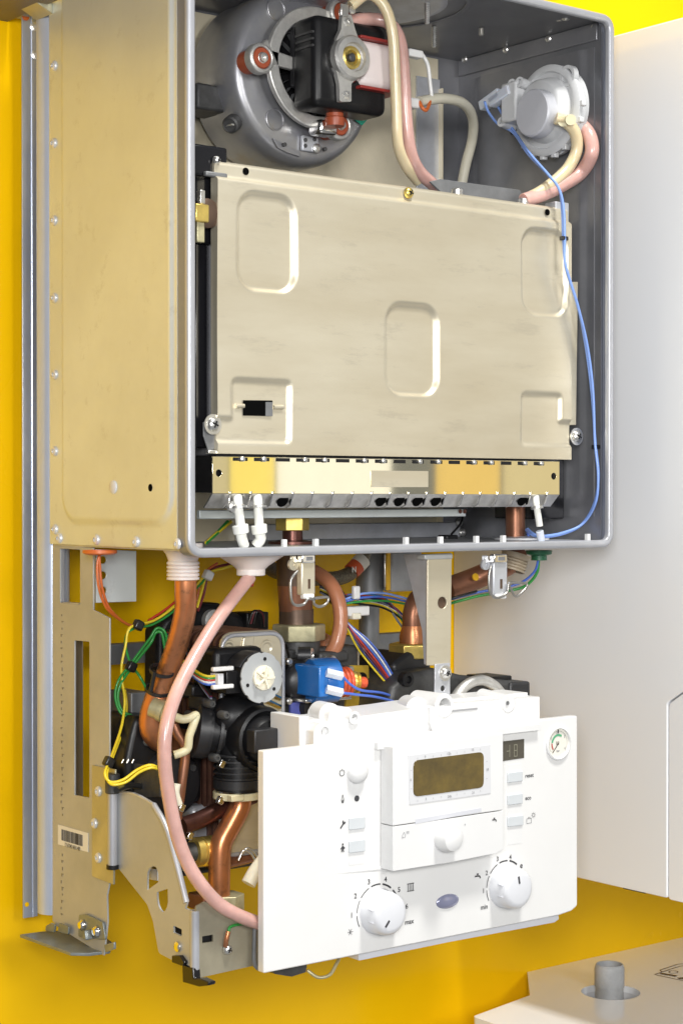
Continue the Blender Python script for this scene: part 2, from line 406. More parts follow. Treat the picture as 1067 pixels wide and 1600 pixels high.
# rivets on the side panel (axis -x)
def rivet(x, y, z, parent, r=.0038, src=[None]):
    if src[0] is None:
        src[0] = B().lathe((x, y, z), (-1, 0, 0), [(r, 0), (r*.98, .0009), (r*.75, .0018), (r*.42, .0020), (r*.34, .0009), (0, .0009)], 16).o('rivet', 'rivet_zinc', parent)
        return src[0]
    return dup(src[0], (x-.0010, y, z), parent)
for u, v in ((85, 102), (84.5, 223), (85, 344), (85.5, 465), (86, 585), (86, 705), (86, 827), (93, 841), (151, 843.5), (213, 846.5), (278, 850)):
    p = PX(u, v, -.001); rivet(-.001, p.y, p.z, casing)
p = PX(177, 761, -.0034); B().lathe(p, (-1, 0, 0), [(.0047, -.001), (.0047, .0006), (.0040, .0011), (0, .0012)], 20).o('plug', 'bezel_grey', casing)
p = PX(235, 762, -.0034); B().lathe(p, (-1, 0, 0), [(.0026, 0), (.0026, .00015), (0, .00015)], 16).o('pilot_hole', 'hole_black', casing)
# pressed field on the inside of the right wall
y0, y1 = .030, .158; zt = PX(870, 75, W).z
def hr(y, z): return .002*sstep(.002, -.003, sdrr(y, z, y0, .03, y1, zt, .015))
link('inner_field', relief(.02, .166, .02, H-.02, .003, hr, lambda a, b, h: (W-t-.0006-h, a, b), .0005), 'dark_steel', casing, smooth=60)
B().box((W-t-.0022, .016, H-t-.014), (W-t-.0002, D-.004, H-t-.0002), None).o('ceiling_fold', 'dark_steel', casing, bev=.0006)
# flue opening in the ceiling and its studs
fc = PZ(700, 20, H-t)
B().lathe((.215, .085, H-t-.0002), (0, 0, -1), [(.064, 0), (.064, .0012), (.062, .002), (.058, .002), (.056, .0008), (0, .0008)], 48).o('flue_plate', 'galvanised', casing)
B().lathe((.215, .085, H-t-.0002), (0, 0, -1), [(.082, 0), (.082, .0010), (.080, .0013), (.078, .0010), (.078, 0)], 56).o('flue_bead', 'dark_steel', casing)
for u, v, y_ in ((667, 23, .055), (678, 60, .105), (752, 42, .085)):
    b_ = P(u, v, y_)
    st = B(); n_t = 10
    st.lathe((b_.x, b_.y, H-.0015), (0, 0, -1), [(0, 0)]+[q for i in range(n_t) for q in ((.0017, i*(H-.0015-b_.z+.006)/n_t), (.0022, (i+.5)*(H-.0015-b_.z+.006)/n_t))]+[(.0015, H-.0015-b_.z+.0065), (0, H-.0015-b_.z+.0065)], 12)
    st.o('threaded_stud', 'zinc', casing)
for u, v, x in ((928, 41, W-.0014), (857, 60, W-.0036), (790, 77, W-.0036), (726, 92, W-.0036), (873, 27, W-.03), (883, 26, W-.03)):
    p = PX(u, v, x); B().lathe(p, (-1, -.2, -.2), [(.0028, -.003), (.0028, .001), (.0018, .0018), (0, .002)], 10).o('screw', 'zinc', casing)
for u, v in ((857, 60), (790, 77)): pass
# dark stains/holes and galvanised angle along the back of the floor
B().box((.16, D-.016, .0014), (W-.012, D-.0055, .014)).o('floor_angle', 'galvanised', casing, bev=.0006)
for u, v in ((722, 832), (717, 816), (787, 833), (914, 839)):
    p = P(u, v, D-.0165); B().lathe(p, (0, -1, 0), [(.0035, 0), (.0035, .0012), (.002, .0022), (0, .0022)], 12).o('screw', 'zinc', casing)
# black ring strip on the right inside, behind the cover
B().box((W-.035, .05, .018), (W-.0045, .10, .238)).o('baffle', 'black_gloss', casing, bev=.001)

# ---- flue fan
fy = .112; fc = P(478, 119, fy); fr = .0655
fan = B().lathe(fc, (0, -1, 0), [(fr*.95, -.060), (fr*1.02, -.056), (fr*1.02, -.034), (fr*1.035, -.032), (fr*1.035, -.015), (fr*1.025, -.009), (fr*.995, -.004), (fr*.955, -.001), (fr*.90, 0), (fr*.56, .001), (fr*.54, -.006), (0, -.006)], 72).o('flue_fan', 'fan_steel', boiler, smooth=35)
BX(308, 131, 356, 172, fy+.022, .03).o('outlet_flange', 'dark_cast', fan, bev=.002)
B().lathe(fc+Vector((0, .003, 0)), (0, -1, 0), [(0, -.001), (fr*.53, -.001), (fr*.53, 0), (0, 0)], 40).o('fan_opening', 'black_plastic', fan)
# impeller blades seen through the opening
bl = B()
for i in range(22):
    a = 2*pi*i/22; d = Vector((cos(a), 0, sin(a))); tn = Vector((-sin(a), 0, cos(a)))
    c0, c1 = fc+d*fr*.30, fc+d*fr*.52+tn*.004
    vs_ = [bl.bm.verts.new(q) for q in (c0+Vector((0, .001, 0)), c1+Vector((0, .001, 0)), c1+Vector((0, -.004, 0)), c0+Vector((0, -.004, 0)))]; bl.bm.faces.new(vs_)
bl.o('impeller', 'mid_grey', fan, smooth=0)
# cast motor carrier: ring with three eyes
ms = P(408, 88, fy-.020); ring_c = P(497, 105, fy-.016)
rc = B()
def arm(p, q, w0, w1, d=.005):
    p, q = Vector(p), Vector(q); dr = (q-p).normalized(); nn = Vector((-dr.z, 0, dr.x))
    a = [p+nn*w0, q+nn*w1, q-nn*w1, p-nn*w0]; rc.prism(a, (0, d, 0))
ee = [P(408, 90, fy-.018), P(533, 20, fy-.018), P(530, 195, fy-.018)]
RR = .046
a_s = [radians(a) for a in range(60, 301, 5)]
rc.prism([ring_c+Vector((cos(a), 0, sin(a)))*RR for a in a_s]+[ring_c+Vector((cos(a), 0, sin(a)))*(RR-.0095) for a in a_s[::-1]], (0, .005, 0))
arm(ee[0], ring_c+Vector((-RR+.004, 0, .006)), .008, .010)
arm(ring_c+Vector((-RR+.002, 0, .002)), ring_c+Vector((-.012, 0, -.001)), .0055, .0045)
for e in ee: rc.lathe(e+Vector((0, .004, 0)), (0, -1, 0), [(.0115, -.002), (.0115, .0045), (.0100, .0062), (.0080, .0062), (.0080, -.002)], 28, close=True)
carrier = rc.o('motor_carrier', 'cast_alu', fan, bev=.0009, smooth=35)
for i, e in enumerate(ee):
    B().lathe(e+Vector((0, .003, 0)), (0, -1, 0), [(.0088, -.016), (.0088, -.002), (.0080, .0005), (.0080, .0035), (.0072, .0050), (.0042, .0052), (.004, .002), (0, .002)], 24).o('grommet', 'rubber_red', fan)
    B().lathe(e+Vector((0, .001, 0)), (0, -1, 0), [(.0050, 0), (.0050, .0025), (.0034, .0030), (.0034, .0052), (.0018, .0054), (.0016, .0035), (0, .0035)], 6 if i > 3 else 18).o('bolt', 'zinc', fan)
# lower orange bush with spring clip
p = P(523, 178, fy-.030); B().lathe(p+Vector((0, 0, -.006)), (0, 0, 1), [(0, -.003), (.0072, -.003), (.0078, .001), (.0078, .003), (.0066, .004), (.0066, .0115), (0, .012)], 24).o('bush', 'rubber_red', fan)
bb = B().box(*boxpx(500, 186, 529, 209, fy-.026, .016)); bb.o('spring_clip', 'chrome', fan, bev=.003, seg=3)
# motor core: laminated block
c0, c1 = boxpx(493, 30, 606, 172, fy-.046, .030)
core = B().box(c0, c1).o('motor_core', 'black_plastic', fan, bev=.006, seg=4)
lam = None
for i in range(0):
    y = fy-.043+i*.003
    lam_ = B().box((c0.x-.0005, y, c0.z+.006), (c0.x+.004, y+.0012, c1.z-.006)) if lam is None else None
    if lam is None: lam = lam_.o('lamination', 'dark_plastic', fan)
    else: dup(lam, (c0.x+.00175, y+.0006, (c0.z+c1.z)/2), fan)
B().box((c0.x+.001, fy-.020, c0.z+.018), (c0.x+.03, fy-.012, c1.z-.004)).o('core_foot', 'dark_plastic', fan, bev=.002)
# cooling slots of the core side
for i in range(3):
    z = c1.z-.014-i*.005; B().box((c0.x-.0009, fy-.043, z), (c0.x+.001, fy-.022, z+.0016)).o('slot', 'dark_cast', fan)
# bearing bridge across the motor
bc = P(541, 90, fy-.052)
bpts = [(535, 22), (549, 22), (555, 45), (561, 62), (568, 92), (561, 118), (549, 130), (549, 158), (531, 158), (530, 130), (525, 108), (523, 80), (526, 60), (533, 45)]
br = plateY(bpts, fy-.051, .004, holes=[(542, 34, .0024), (548, 57, .0018), (548, 119, .0018), (540, 148, .0024)], r=.0015)
br.lathe(P(546, 90, fy-.051), (0, -1, 0), [(.0165, -.004), (.0165, .0035), (.0150, .0055), (.0108, .0060), (.0100, .0035), (0, .0035)], 40)
br.o('bearing_bridge', 'cast_alu', fan, bev=.0007, smooth=35)
B().lathe(P(546, 90, fy-.0535), (0, -1, 0), [(.0085, 0), (.0085, .003), (.0070, .0038), (.0055, .003), (.0055, .001), (0, .001)], 28).o('bearing', 'brass', fan)
B().lathe(P(546, 90, fy-.054), (0, -1, 0), [(.0032, 0), (.0032, .0035), (.0022, .0045), (0, .0045)], 16).o('shaft', 'dark_cast', fan)
B().lathe(P(538, 93, fy-.044), (0, -1, 0), [(.0185, -.006), (.0185, .003), (.0165, .006), (0, .006)], 40).o('bearing_cup', 'chrome', fan)
for u, v in ((542, 34), (540, 148)):
    B().lathe(P(u, v, fy-.050), (0, -1, 0), [(.0035, 0), (.0035, .0018), (.0018, .0020), (.0014, .0008), (0, .0008)], 6).o('nut', 'zinc', fan)
B().box(*boxpx(533, 5, 545, 24, fy-.053, .0015)).o('terminal_tab', 'zinc', fan, bev=.0004)
B().lathe(P(549, 15, fy-.052), (0, -1, 0), [(.003, 0), (.003, .0015), (0, .002)], 10).o('bolt', 'zinc', fan)
# coil with white tape, bobbin cheeks
k0, k1 = boxpx(563, 64, 618, 137, fy-.050, .030)
B().box(k0, k1).o('coil', 'coil_tape', fan, bev=.006, seg=4)
B().box((k0.x-.001, fy-.052, k1.z), (k1.x+.004, fy-.018, k1.z+.0022)).o('bobbin_cheek', 'coil_red', fan, bev=.0005)
B().box((k0.x-.001, fy-.052, k0.z-.0022), (k1.x+.004, fy-.018, k0.z)).o('bobbin_cheek', 'coil_red', fan, bev=.0005)
q0, q1 = boxpx(560, 20, 610, 62, fy-.040, .022); B().box(q0, q1).o('core_leg', 'dark_cast', fan, bev=.003)
B().box(*boxpx(640, 76, 662, 88, fy-.030, .008)).o('terminal_cover', 'white_plastic', fan, bev=.001)
B().box(*boxpx(622, 150, 656, 166, fy-.030, .010)).o('terminal_block', 'white_plastic', fan, bev=.001)
# details pressed in the housing face
for u, v in ((429, 186), (431, 14)):
    B().lathe(P(u, v, fy-.0004), (0, -1, 0), [(.0085, -.001), (.0085, .0009), (.0078, .0012), (.0072, .0009), (.0072, .0003), (0, .0003)], 28).o('pressed_boss', 'fan_steel', fan)
fl = plateY([(427, 215), (470, 238), (468, 244), (450, 238), (434, 230)], fy-.002, .002); fl.o('rim_flap', 'fan_steel', fan, bev=.0003)
B().box(*boxpx(473, 212, 498, 236, fy-.004, .003)).o('terminal_plate', 'galvanised', fan, bev=.0006)
for u, v in ((477, 218), (477, 227), (491, 217), (445, 225), (508, 232)): B().lathe(P(u, v, fy-.0042), (0, -1, 0), [(.0016, -.002), (.0016, .0006), (0, .001)], 8).o('rivet_head', 'dark_cast', fan)
B().lathe(P(494, 231, fy-.004), (0, -1, 0), [(.0038, 0), (.0036, .0012), (.0022, .002), (0, .002)], 14).o('screw', 'zinc', fan)
plateY([(552, 179), (576, 176), (576, 184), (566, 195), (556, 188)], fy-.0016, .0008).o('green_tag', 'tag_green', fan)
a_ = radians(200); p = Vector((fc.x+cos(a_)*fr*1.01, fy+.012, fc.z+sin(a_)*fr*1.0)); pp = P(362, 193, fy+.010)
B().lathe(pp, (-.75, -.45, -.45), [(.0065, -.005), (.0065, .003), (.0052, .0042), (.0048, .0030), (0, .0030)], 20).o('plug', 'dark_cast', fan)
q_ = pp+Vector((-.75, -.45, -.45)).normalized()*.0034; B().box(q_-Vector((.0012, .004, .0006)), q_+Vector((.0012, .004, .0006))).o('plug_slot', 'zinc', fan)

# ---- hoses and cable by the fan
T('hose', [(548, 8, .06), (575, -10, .055), (600, 8, .05), (613, 50, .048), (617, 110, .05), (619, 170, .052), (622, 225, .055), (634, 258, .06), (652, 282, .07)], .0042, 'hose_beige', boiler, 14)
T('hose', [(545, 32, .075), (580, 29, .07), (608, 36, .062), (625, 65, .056), (631, 120, .055), (634, 180, .056), (641, 235, .058), (655, 267, .062), (680, 291, .07)], .0050, 'hose_pink', boiler, 14)
T('cable', [(655, 158, .085), (690, 153, .09), (722, 160, .10), (738, 182, .115), (738, 215, .13), (728, 255, .14), (722, 285, .145)], .0042, 'cable_beige', boiler, 12)
T('wire', [(658, 82, .085), (668, 100, .085), (672, 130, .085), (675, 155, .085)], .0016, 'wire_white', boiler, 8)
T('wire', [(655, 158, .083), (660, 168, .08), (666, 171, .08), (671, 160, .083), (669, 152, .085)], .0015, 'wire_orange', boiler, 8)

# ---- air pressure switch on the right wall (axis -x)
sx = W-.020; sc_ = PX(856, 172, sx)
sw = B().lathe(sc_, (-1, 0, 0), [(.030, -.012), (.036, -.010), (.0365, -.006), (.0345, -.005), (.0345, -.003), (.0365, -.002), (.0365, .001), (.034, .0025), (.031, .0025), (.030, .0005), (0, .0005)], 56).o('pressure_switch', 'switch_grey', boiler)
B().lathe(sc_+Vector((-.0005, 0, 0)), (-1, 0, 0), [(.0265, 0), (.0255, .003), (.0235, .010), (.0215, .0115), (0, .0115)], 40).o('switch_dome', 'switch_grey', sw)
cc_ = PX(835, 176, sx-.018); B().lathe(cc_, (-1, 0, 0), [(.0195, -.007), (.0190, .002), (.0178, .0032), (0, .0032)], 40).o('switch_cap', 'switch_cap', sw)
for i in range(9):   # bayonet teeth along the lower and right rim
    a = radians(200+i*20); d = Vector((0, -cos(a), sin(a)))*.037
    B().box(sc_+d+Vector((-.001, -.0022, -.0022)), sc_+d+Vector((.004, .0022, .0022))).o('rim_tooth', 'switch_grey', sw, bev=.0006)
p = PX(888, 118, sx); B().lathe(p, (-1, 0, 0), [(.0085, -.003), (.0085, .002), (.0058, .002), (.0058, -.003)], 24, close=True).o('lug', 'switch_grey', sw)
B().lathe(p+Vector((.003, 0, .001)), (-1, 0, 0), [(.003, -.006), (.003, .001), (0, .0016)], 10).o('screw', 'zinc', sw)
for (u, v) in ((806, 133), (790, 192), (818, 130)):
    p = PX(u, v, sx-.012); B().lathe(p, (-1, -.15, .1), [(.0042, -.010), (.0042, .006), (.0022, .006), (.0022, .003), (0, .003)], 16).o('screw_boss', 'switch_grey', sw)
p = PX(806, 160, sx-.012); B().box(p+Vector((-.008, -.008, -.016)), p+Vector((.010, .010, .016))).o('terminal_block', 'switch_grey', sw, bev=.002)
for u, v in ((783, 150), (768, 155)):
    p = PX(u, v, sx-.018); B().box(p+Vector((-.004, -.012, -.004)), p+Vector((.004, .012, .004)), Matrix.Rotation(radians(-18), 3, 'X')).o('spade_terminal', 'terminal_clear', sw, bev=.0008)
for u, v, m_ in ((874, 188, 'hose_beige'), (886, 186, 'hose_pink')):
    p = PX(u, v, sx-.010); B().cyl(p+Vector((.008, .008, .002)), p+Vector((-.004, -.008, -.002)), .0042).o('nipple', 'ivory', sw)
sy = lambda u, v: PX(u, v, sx-.012).y
hy = sy(874, 188)
def PC(u, v, y, xm=W-.008):   # the same ray, stopped short of the right wall
    q = P(u, v, y); return q if q.x < xm else PX(u, v, xm)
def TC(name, pts, r, m, xm=W-.008, n=14): return B().tube([PC(*q, xm) for q in pts], r, n).o(name, m, boiler, smooth=60)
TC('hose', [(868, 184, hy), (884, 190, hy-.004), (898, 206, hy-.006), (901, 232, hy-.004), (890, 258, hy), (872, 278, hy+.002), (846, 298, hy+.004), (825, 309, hy+.006)], .0048, 'hose_beige', W-.014)
TC('hose', [(886, 187, hy+.010), (905, 193, hy+.004), (921, 212, hy), (924, 240, hy), (908, 268, hy), (882, 286, hy+.002), (850, 302, hy+.004), (818, 313, hy+.006)], .0058, 'hose_pink')

# ---- heat exchanger cover
cy = .020
cx0, cx1 = P(340, 500, cy).x, P(893, 500, cy).x
cz0 = P(600, 713, cy).z; cz1 = P(600, 283, cy).z; bz = P(600, 310, cy).z
def rr_(u0, v0, u1, v1): q0, q1 = boxpx(u0, v0, u1, v1, cy, 0); return q0.x, q0.z, q1.x, q1.z
E1, E2, E3 = rr_(372, 301, 463, 455), rr_(604, 474, 686, 618), rr_(816, 357, 887, 493)
E4 = rr_(330, 592, 455, 692); E5 = rr_(815, 615, 930, 697)
E4 = (P(363, 640, cy).x, *E4[1:]); 
def hc(x, z):
    h = 0
    for e in (E1, E2, E3): h -= .0034*sstep(.0012, -.0026, sdrr(x, z, *e, .0145))
    h -= .0026*sstep(.001, -.0022, min(sdrr(x, z, *E4, .004), sdrr(x, z, cx0-.05, E4[1], E4[2], E4[1]+.017, .004)))
    h -= .0026*sstep(.001, -.0022, min(sdrr(x, z, E5[0], E5[1], cx1-.011, E5[3], .004), sdrr(x, z, E5[0], E5[1], cx1+.05, E5[1]+.020, .004)))
    h -= .0042*sstep(bz-.0012, bz+.0026, z)
    h -= .003*sstep(cz1-.0025, cz1, z)
    h += .0006*sin(x*31+1)*sin(z*27+.5)      # slight oil-canning of the thin sheet
    return h
slot = rr_(379, 625, 427, 650)
cover = link('burner_cover', relief(cx0, cx1, cz0, cz1, .00135, hc, lambda a, b, h: (a, cy-h, b), .008), 'sheet_cover', boiler, smooth=70)
plateY([(890, 440), (903, 440), (900, 664), (890, 664)], cy+.002, .0012).o('cover_flange', 'sheet_cover', cover, bev=.0003)
plateY([(380, 625), (426, 625.5), (426, 650), (380, 649)], cy+.0016, .0003, r=.0006).o('slot', 'hole_black', cover)
plateY([(415, 628), (426, 628), (426, 650), (415, 650)], cy+.0013, .0003).o('slot_lip', 'mid_grey', cover)
B().tube([P(368, 634, cy+.0022), P(381, 634, cy+.0022)], .0016).o('slot_rib', 'sheet_cover', cover); B().tube([P(427, 636, cy+.0022), P(442, 636, cy+.0022)], .0016).o('slot_rib', 'sheet_cover', cover)
def pan_screw(u, v, y, parent, r=.0048, m='zinc', washer=True):
    p = P(u, v, y)
    if washer: B().lathe(p, (0, -1, 0), [(r*1.45, 0), (r*1.45, .0008), (0, .0008)], 24).o('washer', m, parent)
    s_ = B().lathe(p, (0, -1, 0), [(r, .0006), (r*.98, .0014), (r*.75, .0030), (r*.4, .0037), (0, .0039)], 24).o('screw', m, parent)
    x_ = B(); f = p+Vector((0, -.0037, 0))
    x_.box(f-Vector((r*.5, .0006, r*.11)), f+Vector((r*.5, .0004, r*.11)), Matrix.Rotation(.4, 3, 'Y')); x_.box(f-Vector((r*.11, .00062, r*.5)), f+Vector((r*.11, .00042, r*.5)), Matrix.Rotation(.4, 3, 'Y'))
    x_.o('cross_recess', 'black_plastic', parent)
pan_screw(332, 663, cy+.002, cover); pan_screw(900, 682, cy+.002, cover); pan_screw(637, 301, cy+.0035, cover, .0042, 'brass', False)
for u, v in ((384, 267), (855, 331)): B().lathe(P(u, v, cy+.0038), (0, -1, 0), [(.0026, 0), (.0026, .0002), (0, .0002)], 16).o('pilot_hole', 'hole_black', cover)
plateY([(318, 660), (340, 652), (340, 700), (326, 705), (318, 680)], cy+.004, .0015).o('cover_tab', 'mid_grey', cover, bev=.0004)
plateY([(326, 703), (358, 704), (358, 710), (326, 709)], cy+.0012, .004).o('cover_lip', 'zinc', cover, bev=.0005)
B().box((cx0+.004, cy+.009, cz0-.001), (cx1-.006, .10, cz1-.003)).o('heat_exchanger', 'dark_steel', boiler, bev=.001)
# black side bracket with brass sensor to the left of the cover
lb = BX(300, 226, 356, 276, cy+.006, .030).o('side_bracket', 'black_gloss', boiler, bev=.002)
BX(304, 274, 353, 381, cy+.012, .03).o('bracket_leg', 'black_gloss', lb, bev=.002)
BX(305, 381, 342, 700, cy+.016, .06).o('bracket_wall', 'black_gloss', lb, bev=.001)
BX(322, 268, 356, 276, cy+.002, .004).o('bracket_foot', 'mid_grey', lb, bev=.001)
pan_screw(337, 250, cy+.005, lb, .003, 'zinc', False)
sn = BX(306, 318, 327, 346, cy-.002, .008).o('temperature_sensor', 'brass', lb, bev=.0008)
BX(313, 296, 321, 318, cy, .004).o('sensor_tab', 'zinc', lb, bev=.0006); BX(308, 346, 320, 378, cy, .004).o('sensor_tab', 'brass_dull', lb, bev=.0006)
B().lathe(P(322, 333, cy+.004), (0, -1, 0), [(.010, -.004), (.010, .002), (.006, .004), (0, .004)], 20).o('sensor_body', 'steel_brown', lb)
# fixing strip on top of the heat exchanger, right end bracket
plateY([(672, 283), (688, 279), (812, 296), (820, 312), (812, 316), (690, 300)], .050, .002).o('fixing_strip', 'mid_grey', boiler, bev=.0003)
for u, v in ((714, 296), (818, 311)): B().lathe(P(u, v, .034), (0, 0, 1), [(0, -.004), (.0045, -.004), (.0045, 0), (.003, .0012), (0, .0014)], 16).o('cover_bolt', 'zinc', boiler)
BX(868, 315, 889, 346, cy+.006, .012).o('end_bracket', 'galvanised', boiler, bev=.0008)

# ---- burner: polished front plate, finned bottom edge
by = .014
burner = plateY([(332, 713), (874, 721), (874, 773), (332, 771)], by, .0012, holes=[(342, 739, .0024), (865, 744, .0026)]).o('burner_plate', 'polished', boiler, bev=.0002)
B().box(*boxpx(338, 716, 868, 770, by+.004, .05)).o('burner_box', 'black_plastic', burner)
plateY([(580, 735), (669, 736), (669, 761), (580, 761)], by-.0006, .0005, r=.0004).o('rating_plate', 'sheet_cover', burner)
a0, a1 = P(332, 771, by), P(874, 773, by); b0, b1 = P(321, 796, by+.010), P(858, 790, by+.010)
bz_ = (b0.z+b1.z)/2; az_ = (a0.z+a1.z)/2
B().prism([(a0.x, by, az_), (a1.x, by, az_), (a1.x, by+.010, bz_), (a0.x, by+.010, bz_)], (0, .0012, .0006)).o('lower_flange', 'burner_fin', burner)
fin = None; div = (359, 392, 426, 458, 488.5, 520, 551, 581, 610, 638.6, 667, 696, 723.6, 750.6, 777.6, 804, 829, 855)
for u in div:
    p = P(u, 771, by); pos = Vector((p.x, by+.003, (az_+bz_)/2))
    if fin is None: fin = B().prism([(p.x, by-.0012, az_+.002), (p.x, by+.0095, bz_-.0005), (p.x, by+.003, bz_+.002)], (.0009, 0, 0)).o('fin', 'chrome', burner)
    else: dup(fin, (p.x, WPOS[fin.name].y, WPOS[fin.name].z), burner)
for k, (u0, u1) in enumerate(zip(div, div[1:])):
    um = (u0+u1)/2; p = P(um, 784, by+.004); z = p.z
    if k in (2, 7, 8, 9, 10, 15):
        B().lathe((p.x, by+.0045, (az_+bz_)/2), (0, -.75, -.45), [(.0046, 0), (.0046, .0004), (0, .0004)], 18).o('port', 'hole_black', burner)
    # injector slots along the top edge
    sl = BX(u0+5, 714+(um-332)*.0148, u1-5, 719.5+(um-332)*.0148, by-.0002, .004).o('injector_slot', 'black_plastic', burner)
    if k % 3 != 2: B().lathe(P(um+3, 716.5+(um-332)*.0148, by-.0006), (0, -1, 0), [(.0018, -.001), (.0018, .0012), (.0010, .0018), (0, .0018)], 10).o('injector', 'zinc', burner)
BX(312, 796, 728, 809, .055, .004).o('support_bar', 'sheet_beige', boiler, bev=.0006)
for u in (721, 728): B().lathe(P(u-2, 799, .0545), (0, -1, 0), [(.0018, 0), (.0018, .0002), (0, .0002)], 10).o('bar_hole', 'copper_dark', boiler)
# gas inlet nut, copper tail, ignition electrodes
B().lathe(P(457, 829, .075), (0, 0, 1), [(0, 0), (.0125, 0), (.0125, .012), (0, .012)], 6).o('gas_nut', 'brass', boiler, bev=.0006)
B().lathe(P(457, 846, .075), (0, 0, 1), [(.018, -.003), (.018, 0), (.0075, .001), (.0075, .012), (0, .012)], 24).o('gas_tail', 'copper_dark', boiler)
B().cyl(P(805, 852, .06), P(805, 780, .06), .0078).o('water_pipe', 'copper_brown', boiler)
B().lathe((P(815, 850, .06).x, .06, .0014), (0, 0, 1), [(.022, 0), (.022, .0015), (.012, .003), (0, .003)], 28).o('pipe_seal', 'bezel_grey', boiler)
for i, (u0, v0, u1, v1, u2, v2, r) in enumerate(((371, 776, 376, 822, 381, 852, .0032), (402, 776, 405, 822, 408, 852, .0032), (837, 776, 843, 822, 846, 850, .0026))):
    y = by-.001; A = [P(u0, v0, y+.004), P(u0+1, v0+12, y), P(u1, v1, y)]
    el = B().tube(A, r, 14).o('electrode', 'ceramic', boiler)
    B().lathe(P(u0+2, v0+17, y), (A[0]-A[2]), [(r, -.001), (r*1.9, -.001), (r*1.9, .0006), (r*1.2, .0016), (r, .0022)], 18).o('electrode_collar', 'zinc', el)
    if i < 2: B().cyl(P(u1-1, v1-2, y), P(u1+1, v1+12, y), r*1.75, r*1.65, 14).o('electrode_boot', 'ceramic', el, bev=.0006)
    B().tube([P(u1, v1+8, y), P(u1+2, v1+20, y+.001), P(u2 if i == 0 else u2-8 if i == 1 else u2, v2, y+.004)], r*1.15, 14).o('electrode_lead', 'ceramic' if i < 2 else 'terminal_clear', el)
B().lathe(P(362, 792, by+.002), (0, -1, 0), [(.004, 0), (.004, .003), (.002, .004), (0, .004)], 12).o('electrode_screw', 'zinc', boiler)
for k in range(2):
    T('wire', [(322, 848, .10), (340, 832, .11), (356+k*5, 815, .115)], .0014, 'wire_yellow' if k else 'wire_green', boiler, 8)
T('wire', [(705, 835, .12), (718, 820, .13), (724, 805, .14)], .0009, 'wire_black', boiler, 8)
BX(698, 836, 716, 845, .115, .012).o('plug_connector', 'black_plastic', boiler, bev=.001)
# blue sensor wires hanging in front of the cover
bw = [(802, 207, .085), (825, 240, .055), (855, 271, .028), (873, 294, .018), (878, 325, .014), (880, 372, .013), (884, 415, .012), (903, 478, .011), (915, 540, .012), (924, 610, .013), (930, 690, .014), (935, 745, .018), (928, 788, .024), (908, 820, .03), (880, 834, .034), (850, 839, .036), (832, 836, .04), (822, 828, .05)]
TC('wire', [(757, 158, .092), (763, 174, .094), (778, 193, .098)]+bw, .0011, 'wire_skyblue', W-.005, 8)
TC('wire', [(770, 152, .096), (785, 178, .098)]+[(u+2.2*(1 if i % 4 < 2 else -.3), v-1.5, y-.002) for i, (u, v, y) in enumerate(bw)], .0011, 'wire_skyblue', W-.007, 8)
T('wire', [(823, 826, .05), (826, 838, .05), (832, 850, .045)], .0011, 'wire_blue', boiler, 8)
for u, v, y in ((804, 207, .098), (881, 372, .012), (931, 698, .014)): B().box(P(u, v, y)-Vector((.0032, .002, .0016)), P(u, v, y)+Vector((.0032, .002, .0016))).o('cable_tie', 'wire_black', boiler, bev=.0005)
# ================================================================ frame below the chamber
fx = .002
frame = plateX([(82, 851), (145.5, 856), (145.5, 953), (171, 966), (171, 1380), (167, 1400), (168, 1440), (162, 1494), (91, 1450), (82, 1440)], fx, .0014,
    holes=[[(94, 857), (125, 859), (125, 945), (94, 942)], [(116.5, 1001), (139.5, 1003), (139.5, 1247), (116.5, 1243)]], hr=.001).o('side_frame', 'sheet_tan', boiler, bev=.0003)
plateX([(143.5, 1196), (180, 1203), (177, 1383), (143.5, 1370)], fx-.0016, .0015).o('hinge_leaf', 'sheet_chromate', frame, bev=.0003)
for u, v in ((154, 1237), (148, 1287), (154, 1341)): p = PX(u, v, fx-.0016); rivet(fx-.0016, p.y, p.z, frame)
plateX([(94, 858), (97, 858), (97, 940), (94, 936)], fx+.0012, .002).o('cutout_fold', 'rim_steel', frame)
plateX([(97, 941), (124, 943), (123, 947), (97, 945)], fx+.0012, .006).o('cutout_fold', 'galvanised', frame)
p0, p1 = PX(175, 1240, fx-.002), PX(177, 1352, fx-.002); hx = PX(176, 1300, fx-.002)
B().cyl((hx.x, hx.y, p0.z), (hx.x, hx.y, p1.z), .0036).o('hinge_tube', 'rim_steel', frame)
B().cyl((hx.x, hx.y, p0.z), (hx.x, hx.y, p0.z+.014), .0052).o('hinge_cap', 'dark_cast', frame, bev=.001)
B().cyl((hx.x, hx.y, p1.z-.003), (hx.x, hx.y, p1.z), .0044).o('hinge_foot', 'black_plastic', frame)
plateX([(100, 990), (128, 994), (128, 1262), (100, 1256)], .016, .001).o('slot_shade', 'shelf_brown', frame)  # dark sheet added behind the slot in place of the shaded wall
# faint stamped marks down the rear edge
st = B()
for i in range(46):
    v = 960+i*10.4
    if 1280 < v < 1330: continue
    p = PX(96+random.uniform(-1, 1.5), v, fx-.0002); h_ = random.uniform(.001, .0026); st.box(p-Vector((.0001, .0009, h_)), p+Vector((.0001, .0002, 0)));
    if i % 2: st.box(p+Vector((-.0001, -.0028, -.0004)), p+Vector((.0001, .0004, 0)))
so = st.o('stamped_marks', 'stamp', frame); so['kind'] = 'stuff'
